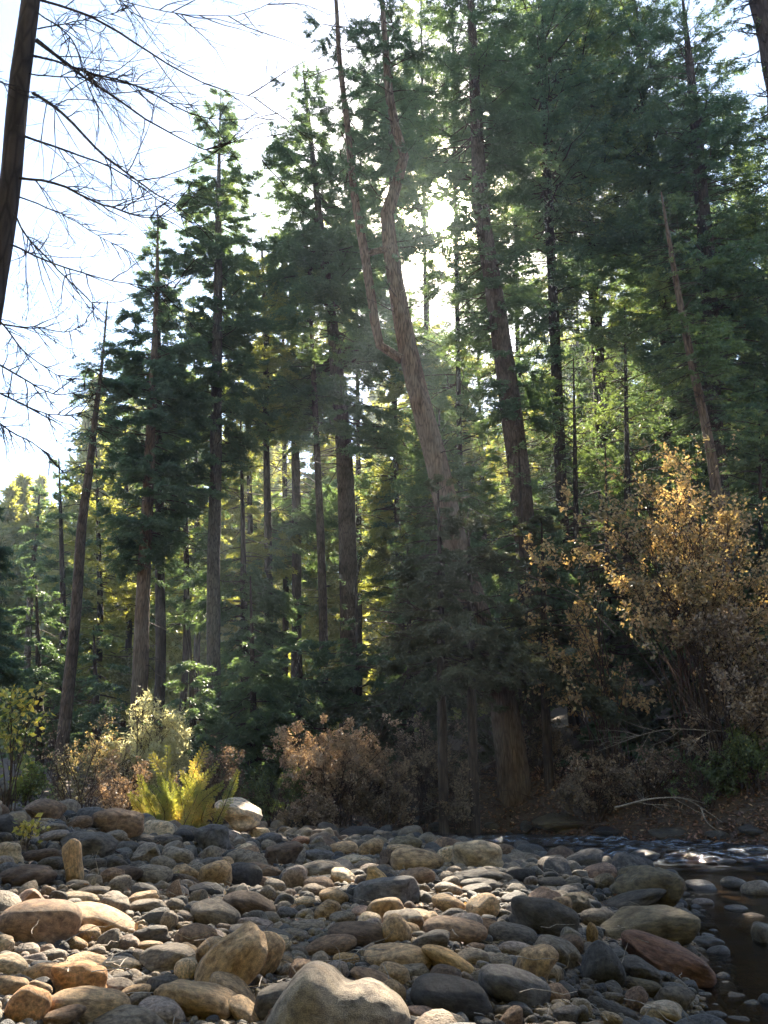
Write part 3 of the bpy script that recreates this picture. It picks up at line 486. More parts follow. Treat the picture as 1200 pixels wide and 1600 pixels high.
# ------------------------------------------------------------ shrubs
def shrub(name, label, cat, group, cx, top, bot, hw, Yd, mat, nst=16, leaf=.06, nleaf=9000, stem='twig', up=1., lean=0., dz=1.2, shape=.55, kites_=True, rad=.018, fine=1.0, tintmu=.5):
    Yd = Yd or float(ground_hit(cx, bot)[1]); b = W(cx, bot, Yd); b[2] = min(b[2], float(H(b[0], b[1])) - .02); base = np.array([b[0], b[1], float(H(b[0], b[1]))]); root = empty(name, base, label, cat, group)
    Ht = max(W(cx, top, Yd)[2] - base[2], (bot - top) * float(mpp(b)) * .7); Rw = hw * mpp(b); n = nst
    aa = rng.uniform(0, 6.28, n); q = np.sqrt(rng.random(n)); tip = np.stack([Rw * q * np.cos(aa) * .95 + lean * Ht, Rw * q * np.sin(aa) * .6 * dz, Ht * (1 - .55 * q ** 2) * rng.uniform(.75, 1.05, n)], -1)
    st = np.stack([rng.normal(0, Rw * .1, n), rng.normal(0, Rw * .1, n), np.full(n, -.1)], -1); s = np.linspace(0, 1, 8)[None, :, None]
    Pm = st[:, None] * (1 - s) + tip[:, None] * s; Pm[:, :, 2] = st[:, None, 2] + (tip[:, None, 2] - st[:, None, 2]) * (s[:, :, 0] ** shape); Pm += np.cumsum(rng.normal(0, .02, Pm.shape), 1) * Ht * .5 * s
    L = np.linalg.norm(tip - st, axis=1); c1, l1, _, _ = grow(Pm, L, 10 * fine, .2, .98, .75, .34, .03, 6, .18); c2, l2, _, _ = grow(c1, l1, 4, .2, .98, .7, .5, .0, 5, .22); c3, l3, _, _ = grow(c2, l2, 2, .2, 1, .7, .55, -.01, 4, .22)
    c1 = c1[keep(c1[:, 3] + base)]; c2 = c2[keep(c2[:, 3] + base)]; c3 = c3[keep(c3[:, 2] + base)]
    Vs, Fs, off = [], [], 0
    for c_, r_ in ((Pm, np.linspace(rad, rad * .3, 8)), (c1, np.linspace(rad * .4, rad * .14, 6)), (c2, np.linspace(rad * .2, rad * .08, 5)), (c3, np.linspace(rad * .11, rad * .05, 4))):
        if len(c_): V, F = tubes(c_, r_, 3); Vs.append(V); Fs.append(F + off); off += len(V)
    link('stems', mesh('stems', np.concatenate(Vs), np.concatenate(Fs), smooth_=True), M[stem], root)
    if nleaf:
        allc = c2 if len(c2) else c1; i3 = rng.integers(0, len(allc), nleaf); o, T = along(allc, i3, rng.random(nleaf)); 
        if len(c3): i4 = rng.integers(0, len(c3), nleaf); o2, T2 = along(c3, i4, rng.random(nleaf)); h_ = rng.random(nleaf) < .5; o[h_] = o2[h_]; T[h_] = T2[h_]
        o = o + rng.normal(0, leaf * .5, o.shape); k = ((clump(o + base, 2.2, 4.) > -.75) | (nleaf < 600)) & (o[:, 2] > .005) & keep(o + base); o, T = o[k], T[k]; n_ = len(o)
        d = nrm(T * .5 + rdir(n_) * .8 + [0, 0, -.3]); ll = leaf * rng.uniform(.6, 1.3, n_); t_ = np.clip(tintmu + .16 * clump(o + base, 1.1, 9.) + rng.normal(0, .2, n_), 0, 1)
        V, F, t_ = (kites if kites_ else needles)(o, d, ll, ll * (.62 if kites_ else .3), t_); link('leaves', mesh('leaves', V, F, t_), M[mat], root)
    return root
gS = 'shrubs of the river banks'
shrub('autumn_shrub', 'tall autumn shrub with orange and yellow leaves filling the right side', 'shrub', gS, 1120, 715, 1260, 185, 18.3, 'autumn', 46, .09, 23000, rad=.028, tintmu=.55)
shrub('autumn_shrub', 'arching half-bare shrub with few golden leaves left of the orange one', 'shrub', gS, 960, 830, 1260, 135, 19.2, 'autumn', 22, .10, 5000, 'twig', rad=.018, lean=-.12, tintmu=.75, fine=.7)
shrub('autumn_shrub', 'lower brownish shrub beneath the orange autumn leaves at right edge', 'shrub', gS, 1150, 960, 1290, 130, 17.2, 'brown', 24, .08, 15000, rad=.02, tintmu=.4)
shrub('brown_shrub', 'rounded brown-leaved shrub behind the middle of the stone bar', 'shrub', gS, 515, 1108, 1290, 150, 18.8, 'brown', 34, .06, 30000, rad=.018, tintmu=.62)
shrub('brown_shrub', 'dim twiggy reddish shrub between brown-leaved shrub and reddish trunk foot', 'shrub', gS, 670, 1110, 1285, 105, 20.2, 'brown', 24, .055, 13000, rad=.018, tintmu=.25)
shrub('green_shrub', 'small dull green shrub right of the whitish boulder', 'shrub', gS, 430, 1190, 1290, 62, 18, 'greenleaf', 20, .045, 9000, rad=.012, tintmu=.12)
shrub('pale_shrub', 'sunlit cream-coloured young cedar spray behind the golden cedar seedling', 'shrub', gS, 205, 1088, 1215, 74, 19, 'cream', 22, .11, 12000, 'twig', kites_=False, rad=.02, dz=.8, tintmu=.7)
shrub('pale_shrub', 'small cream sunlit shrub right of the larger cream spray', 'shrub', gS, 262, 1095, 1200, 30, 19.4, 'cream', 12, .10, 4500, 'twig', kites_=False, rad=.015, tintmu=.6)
shrub('rust_shrub', 'low rust-coloured shrub behind bare twigs at left', 'shrub', gS, 140, 1120, 1240, 80, 18, 'autumn', 18, .05, 5000, rad=.012, tintmu=.35)
shrub('rust_shrub', 'dark brown undergrowth shrub left of the golden cedar seedling', 'shrub', gS, 190, 1180, 1270, 70, 16, 'brown', 18, .04, 6500, rad=.012, tintmu=.3)
shrub('rust_shrub', 'dull brown undergrowth directly below the cream spray shrub', 'shrub', gS, 330, 1160, 1285, 60, 18, 'brown', 18, .05, 5000, rad=.012, tintmu=.2)
shrub('yellow_sapling', 'leafy sapling with few yellow leaves at the left edge', 'shrub', gS, 15, 1050, 1250, 60, 9, 'greenleaf', 9, .07, 420, 'twig', rad=.008, tintmu=.85, fine=.6)
shrub('green_shrub', 'low green fern-like shrub beside dark boulder at the left edge', 'shrub', gS, 45, 1190, 1250, 38, 10.5, 'greenleaf', 14, .045, 1500, 'twig', rad=.006, tintmu=.4)
shrub('bare_shrub', 'leafless arching shrub with dark twigs above the left boulders', 'shrub', gS, 120, 1090, 1262, 110, 12, 'brown', 12, .04, 260, 'twig', rad=.010, tintmu=.6, fine=.7)
shrub('seedling', 'small pale yellow-leaved seedling growing among stones at left', 'plant', gS, 40, 1268, 1328, 26, None, 'greenleaf', 6, .05, 90, 'twig', rad=.004, tintmu=.95, fine=.4)
shrub('seedling', 'tiny green sprig between cobbles left of the round tan stone', 'plant', gS, 276, 1362, 1382, 11, None, 'greenleaf', 5, .03, 40, 'twig', rad=.002, tintmu=.35, fine=.4)
for cx_, tp_, bt_, hw_, Y_, mt_, tm, lb in [(600,1190,1290,60,18.5,'brown',.3,'low brown thicket at the water left of the twiggy reddish shrub'),(720,1200,1296,60,18.9,'brown',.15,'dark low thicket left of the reddish trunk foot'),(860,1120,1250,80,20.5,'brown',.2,'dim twiggy thicket right of the reddish trunk foot'),
 (930,1180,1290,60,18.,'brown',.45,'brown leafy tangle above the mossy boulder'),(1020,1150,1290,70,17.5,'brown',.25,'dark tangle behind the pale arching branch'),(1110,1170,1300,70,17.,'greenleaf',.1,'dark green-brown tangle behind the crooked pale branch'),(1190,1160,1305,60,16.8,'greenleaf',.3,'leafy green-brown tangle at the right edge above the water'),
 (800,1010,1180,90,21,'drab',.3,'shadowy olive thicket beside the leaning trunk foot'),(480,1240,1300,50,17.5,'brown',.3,'low dark weeds at the upstream water edge')]:
    shrub('thicket', lb, 'shrub', gS, cx_, tp_, bt_, hw_, Y_, mt_, 18, .055, 6500, rad=.014, tintmu=tm)
# golden cedar seedling: fern-like upright sprays
def fern_cedar(label, cx, bot, Yd, fronds):
    b = W(cx, bot, Yd); base = np.array([b[0], b[1], float(H(b[0], b[1]))]); root = empty('cedar_seedling', base, label, 'plant'); Vs, Fs, off, Lo, Ld, Ll, Lw, Lt = [], [], 0, [], [], [], [], []
    for tx, ty, dy, wid in fronds:
        tip = W(tx, ty, Yd + dy); st = base + np.array([(tip[0] - base[0]) * .3 + rnd.gauss(0, .12), rnd.gauss(0, .2), -.05]); mid = (st + tip) / 2 + np.array([(tip[0] - st[0]) * -.12 + rnd.gauss(0, .14), rnd.gauss(0, .1), .10])
        Q = curve(np.array([st, mid, tip]), 16); V, F = tubes(Q[None] - base, np.linspace(.010, .002, 16)[None], 4); Vs.append(V); Fs.append(F + off); off += len(V); Lf = np.linalg.norm(tip - st)
        n = 44; s = np.linspace(.12, .99, n); o, T = along(Q[None], np.zeros(n, int), s); side = np.where(np.arange(n) % 2, 1., -1.)[:, None]
        lat = nrm(np.cross(T, nrm(np.array([[.25, 1., .1]]) + rdir(n) * .35))); d = nrm(T * .9 + side * lat * .9); tl = wid * Lf * np.sin(np.clip(s, .0, 1) * 2.6 + .25) * rng.uniform(.75, 1.1, n) * .5
        m = 26; ii = np.repeat(np.arange(n), m); q = np.tile(np.linspace(.05, 1, m), n); sd = np.tile(np.where(np.arange(m) % 2, 1., -1.), n)[:, None]
        po = o[ii] + d[ii] * (q * tl[ii])[:, None]; po[:, 2] -= (q * tl[ii]) ** 2 * .9; l2 = nrm(np.cross(d[ii], np.array([[.2, 1., .1]]) + rdir(len(ii)) * .4))
        Lo.append(po); Ld.append(nrm(d[ii] + sd * l2 * .8 + rdir(len(ii)) * .15)); Ll.append(tl[ii] * .22 * (1.15 - q) + .018); Lw.append(np.full(len(ii), .011)); Lt.append(np.clip(.45 + .2 * clump(po, 3, 1) + rng.normal(0, .14, len(ii)), 0, 1))
    link('stems', mesh('stems', np.concatenate(Vs), np.concatenate(Fs), smooth_=True), M['twig'], root)
    V, F, t_ = kites(np.concatenate(Lo) - base, np.concatenate(Ld), np.concatenate(Ll), np.concatenate(Lw), np.concatenate(Lt)); link('foliage', mesh('foliage', V, F, t_), M['yellow'], root)
fr = [(322,1163,0,.26),(300,1190,.3,.26),(372,1205,.1,.24),(347,1228,-.2,.26),(236,1178,.2,.26),(218,1212,-.1,.26),(262,1166,.5,.26),(284,1205,-.3,.26),(202,1240,-.2,.28),(312,1222,-.4,.3),(340,1192,.5,.24),(250,1215,-.4,.28)]
fr += [(rnd.uniform(205, 360), rnd.uniform(1215, 1285), rnd.uniform(-.9, .6), rnd.uniform(.22, .42)) for _ in range(26)]
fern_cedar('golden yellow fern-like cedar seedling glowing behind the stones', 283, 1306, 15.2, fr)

# ------------------------------------------------------------ bank debris
n = 80000; x = rng.uniform(-4, 13, n); y = 14 + 10 * rng.random(n) ** 1.2; ok = ~inside(x, y, WPOLY) & ~inside(x, y, BPOLY); x, y = x[ok], y[ok]; n = len(x)
o = np.stack([x, y, H(x, y) + rng.uniform(.0, .05, n)], -1); d = nrm(rdir(n) * [1, 1, .5]); l = rng.uniform(.05, .12, n); V, F, t_ = kites(o, d, l, l * .6, np.clip(rng.normal(.45, .25, n), 0, 1), rdir(n) * .5 + [0, 0, 1])
tag(link('leaf_litter', mesh('leaf_litter', V, F, t_), M['litter']), 'fallen brown leaves covering the far bank', kind='stuff')
n = 9000; x = rng.uniform(-9, 4, n); y = rng.uniform(5, 22, n); ok = inside(x, y, BPOLY); x, y = x[ok], y[ok]; n = len(x)
o = np.stack([x, y, H(x, y) + rng.uniform(.0, .03, n)], -1); d = nrm(rdir(n) * [1, 1, .5]); l = rng.uniform(.02, .07, n); V, F, t_ = kites(o, d, l, l * .5, np.clip(rng.normal(.6, .25, n), 0, 1), rdir(n) * .5 + [0, 0, 1])
tag(link('dry_leaves', mesh('dry_leaves', V, F, t_), M['litter']), 'small dry leaves and needles caught between the cobbles', kind='stuff')
n = 900; x = rng.uniform(-2, 12, n); y = rng.uniform(14, 24, n); ok = ~inside(x, y, WPOLY) & ~inside(x, y, BPOLY); x, y = x[ok], y[ok]; n = len(x)
P0 = np.stack([x, y, H(x, y) + .02], -1); d = nrm(np.stack([rng.normal(0, 1, n), rng.normal(-.3, .5, n), rng.uniform(-.1, .7, n)], -1)); L = rng.uniform(.3, 1.4, n); s = np.linspace(0, 1, 6)[None, :, None]
B = P0[:, None] + d[:, None] * s * L[:, None, None] + np.cumsum(rng.normal(0, .04, (n, 6, 3)), 1) * L[:, None, None] - np.array([0, 0, .35]) * s ** 2 * L[:, None, None]; c1, l1, _, _ = grow(B, L, 3, .2, 1, .8, .45, 0, 5, .25)
V1, F1 = tubes(B, np.linspace(.012, .003, 6), 3); V2, F2 = tubes(c1, np.linspace(.005, .002, 5), 3)
tag(link('dead_twigs', mesh('dead_twigs', np.concatenate([V1, V2]), np.concatenate([F1, F2 + len(V1)])), M['twig']), 'tangle of dead brown twigs over the far bank', kind='stuff')
def branch_thing(label, pts, Yd, r0, sub=5, mat='paletwig', ratio=.4):
    P = np.array([W(a, b, Yd + (c[0] if c else 0)) for a, b, *c in pts]); base = P[0].copy(); Q = curve(P, 18)[None]; L = np.array([np.linalg.norm(P[-1] - P[0])])
    c1, l1, _, _ = grow(Q, L, sub, .2, .95, .7, ratio, -.02, 6, .2); c2, l2, _, _ = grow(c1, l1, 3, .2, 1, .7, .5, 0, 4, .25) if len(c1) else (c1, l1, 0, 0)
    Vs, Fs, off = [], [], 0
    for c_, r_ in ((Q, np.linspace(r0, r0 * .25, 18)), (c1, np.linspace(r0 * .4, r0 * .15, 6)), (c2, np.linspace(r0 * .2, r0 * .1, 4))):
        if len(c_): V, F = tubes(c_ - base, r_, 5); Vs.append(V); Fs.append(F + off); off += len(V)
    return tag(link('fallen_branch', mesh('fallen_branch', np.concatenate(Vs), np.concatenate(Fs), smooth_=True), M[mat], None, base), label, 'branch', 'dead branches on the ground')
n = 420; y = 3.6 + 11 * rng.random(n) ** 1.4; x = (rng.random(n) * 2 - 1) * (y * .5); ok = inside(x, y, BPOLY); x, y = x[ok], y[ok]; n = len(x); P0 = np.stack([x, y, H(x, y) + rng.uniform(.03, .12, n)], -1); d = nrm(rdir(n) * [1, 1, .25]); L = rng.uniform(.08, .34, n); ss_ = np.linspace(0, 1, 5)[None, :, None]
B = P0[:, None] + d[:, None] * ss_ * L[:, None, None] + np.cumsum(rng.normal(0, .05, (n, 5, 3)), 1) * L[:, None, None]; V, F = tubes(B, np.linspace(.0028, .0012, 5), 3)
tag(link('dry_straws', mesh('dry_straws', V, F), M['paletwig']), 'pale straws and thin dry twigs lying over the cobbles', kind='stuff')
branch_thing('pale bare branch arching down to the water at right', [(960,1262),(1030,1247,.1),(1075,1250,.2),(1105,1268,.1),(1138,1292)], 16.6, .022, 6)
branch_thing('pale crooked branch hanging beside the arching one', [(1095,1262),(1105,1285,-.1),(1126,1302,-.2)], 16.3, .014, 3)
branch_thing('thin whitish branch by the reddish trunk foot', [(830,1150),(808,1160),(770,1190,.2),(690,1215,.3)], 20.3, .018, 6)
branch_thing('long thin grey branch low before the twiggy reddish shrub', [(735,1245),(690,1258),(655,1268)], 19.6, .014, 4)
branch_thing('slender pale branches reaching left from the half-bare shrub', [(960,990),(900,930,.1),(840,905,.1),(785,885,.2)], 18.8, .020, 9, ratio=.35)
branch_thing('long drooping pale branch crossing under the orange leaves', [(1200,1145),(1120,1142),(1040,1140),(930,1175)], 17.4, .016, 8)
branch_thing('short dark twig leaning over the upright pointed stone', [(195,1335),(160,1326),(125,1343)], 7.7, .006, 2, 'twig')
branch_thing('thin curved white twig among the cobbles behind the granite boulder', [(487,1500),(477,1485),(476,1472),(484,1468)], 5.2, .004, 0)
branch_thing('pale straw twig at the bottom beside the blue-grey boulder', [(795,1582),(818,1590),(838,1600)], 4.1, .003, 0)

# ------------------------------------------------------------ stones
import bmesh
def ico(sub):
    bm = bmesh.new(); bmesh.ops.create_icosphere(bm, subdivisions=sub, radius=1); V = np.array([v.co[:] for v in bm.verts]); F = np.array([[v.index for v in f.verts] for f in bm.faces]); bm.free(); return V, F
I5, I4, I2 = ico(6), ico(5), ico(3)
def shape(V, kind, seed):
    r = np.random.default_rng(seed); p = {'egg': 2.15, 'block': 2.75, 'slab': 2.5, 'cone': 2.0, 'boulder': 2.6, 'ball': 2.05, 'saddle': 2.7}[kind]
    d = (np.abs(V) ** p).sum(1) ** (-1 / p); P = V * d[:, None]
    npl = {'egg': 3, 'block': 9, 'slab': 6, 'cone': 4, 'boulder': 7, 'ball': 1, 'saddle': 4}[kind]
    for _ in range(npl):
        nn = r.normal(size=3); nn /= np.linalg.norm(nn); off = r.uniform(.62, .92); q = P @ nn - off; k = .055 if kind in ('block', 'boulder') else .12
        sm = k * np.log1p(np.exp(np.clip(q / k, -30, 30))); P = P - nn * (sm * .85)[:, None]
    fr_ = r.normal(size=(10, 3)) * np.r_[np.full(5, 1.5), np.full(5, 3.4)][:, None]; ph = r.uniform(0, 6.28, 10); am = np.r_[np.full(5, .045), np.full(5, .016)] * (1.5 if kind in ('block', 'boulder') else 1)
    P = P * (1 + (np.sin(V @ fr_.T + ph) * am).sum(1))[:, None]
    if kind == 'cone': P[:, :2] *= (1 - .33 * P[:, 2:3]); P[:, 0] += .1 * P[:, 2] ** 2
    if kind == 'saddle':
        t_ = np.clip(P[:, 2] + .2, 0, 1); P[:, 2] += t_ * (.30 * np.exp(-((P[:, 0] + .50) / .38) ** 2) - .16 * np.exp(-((P[:, 0] - .12) / .2) ** 2) - .10 * np.clip(P[:, 0], 0, 1))
    if kind in ('boulder', 'block', 'saddle'):
        f2 = r.normal(size=(14, 3)) * 7; p2 = r.uniform(0, 6.28, 14); P = P * (1 + (np.abs(np.sin(V @ f2.T + p2)) * .006).sum(1))[:, None]
    mx, mn = P.max(0), P.min(0); return (P - (mx + mn) / 2) / ((mx - mn) / 2)
protos = {}
KINDS_ = {'egg': 7, 'block': 6, 'slab': 5, 'cone': 3, 'boulder': 5, 'ball': 2, 'saddle': 1}
for k, c_ in KINDS_.items():
    for s in range(c_): protos[(k, s)] = mesh('stone', shape(I5[0] if k == 'saddle' else I4[0], k, s * 17 + len(k)), I5[1] if k == 'saddle' else I4[1], smooth_=True)
protos_wet = {}
def proto(kind, s, wet):
    key = (kind, s % KINDS_[kind])
    if not wet:
        me = protos[key]
        if not me.materials: me.materials.append(M['rock'])
        return me
    if key not in protos_wet: me = protos[key].copy(); me.materials.clear(); me.materials.append(M['wetrock']); protos_wet[key] = me
    return protos_wet[key]
COL = {'tan': (.34, .26, .17), 'ochre': (.36, .26, .13), 'brown': (.19, .135, .095), 'dkbrown': (.10, .075, .06), 'grey': (.20, .185, .165), 'dkgrey': (.09, .088, .088), 'slate': (.095, .10, .115), 'black': (.04, .042, .05),
       'pale': (.46, .40, .31), 'olive': (.15, .135, .095), 'pink': (.27, .20, .17), 'lilac': (.26, .235, .235), 'white': (.55, .50, .43), 'orange': (.46, .27, .13), 'red': (.19, .11, .08)}
CN = {'tan': 'tan', 'ochre': 'ochre', 'brown': 'brown', 'dkbrown': 'dark brown', 'grey': 'grey-brown', 'dkgrey': 'dark grey', 'slate': 'slate-blue', 'black': 'blackish', 'pale': 'pale beige', 'olive': 'olive-brown', 'pink': 'pinkish', 'lilac': 'lilac-grey', 'white': 'whitish', 'orange': 'orange', 'red': 'reddish brown'}
SN = {'egg': 'rounded', 'block': 'blocky', 'slab': 'flattish', 'cone': 'pointed', 'boulder': 'rough', 'ball': 'round', 'saddle': 'humped'}
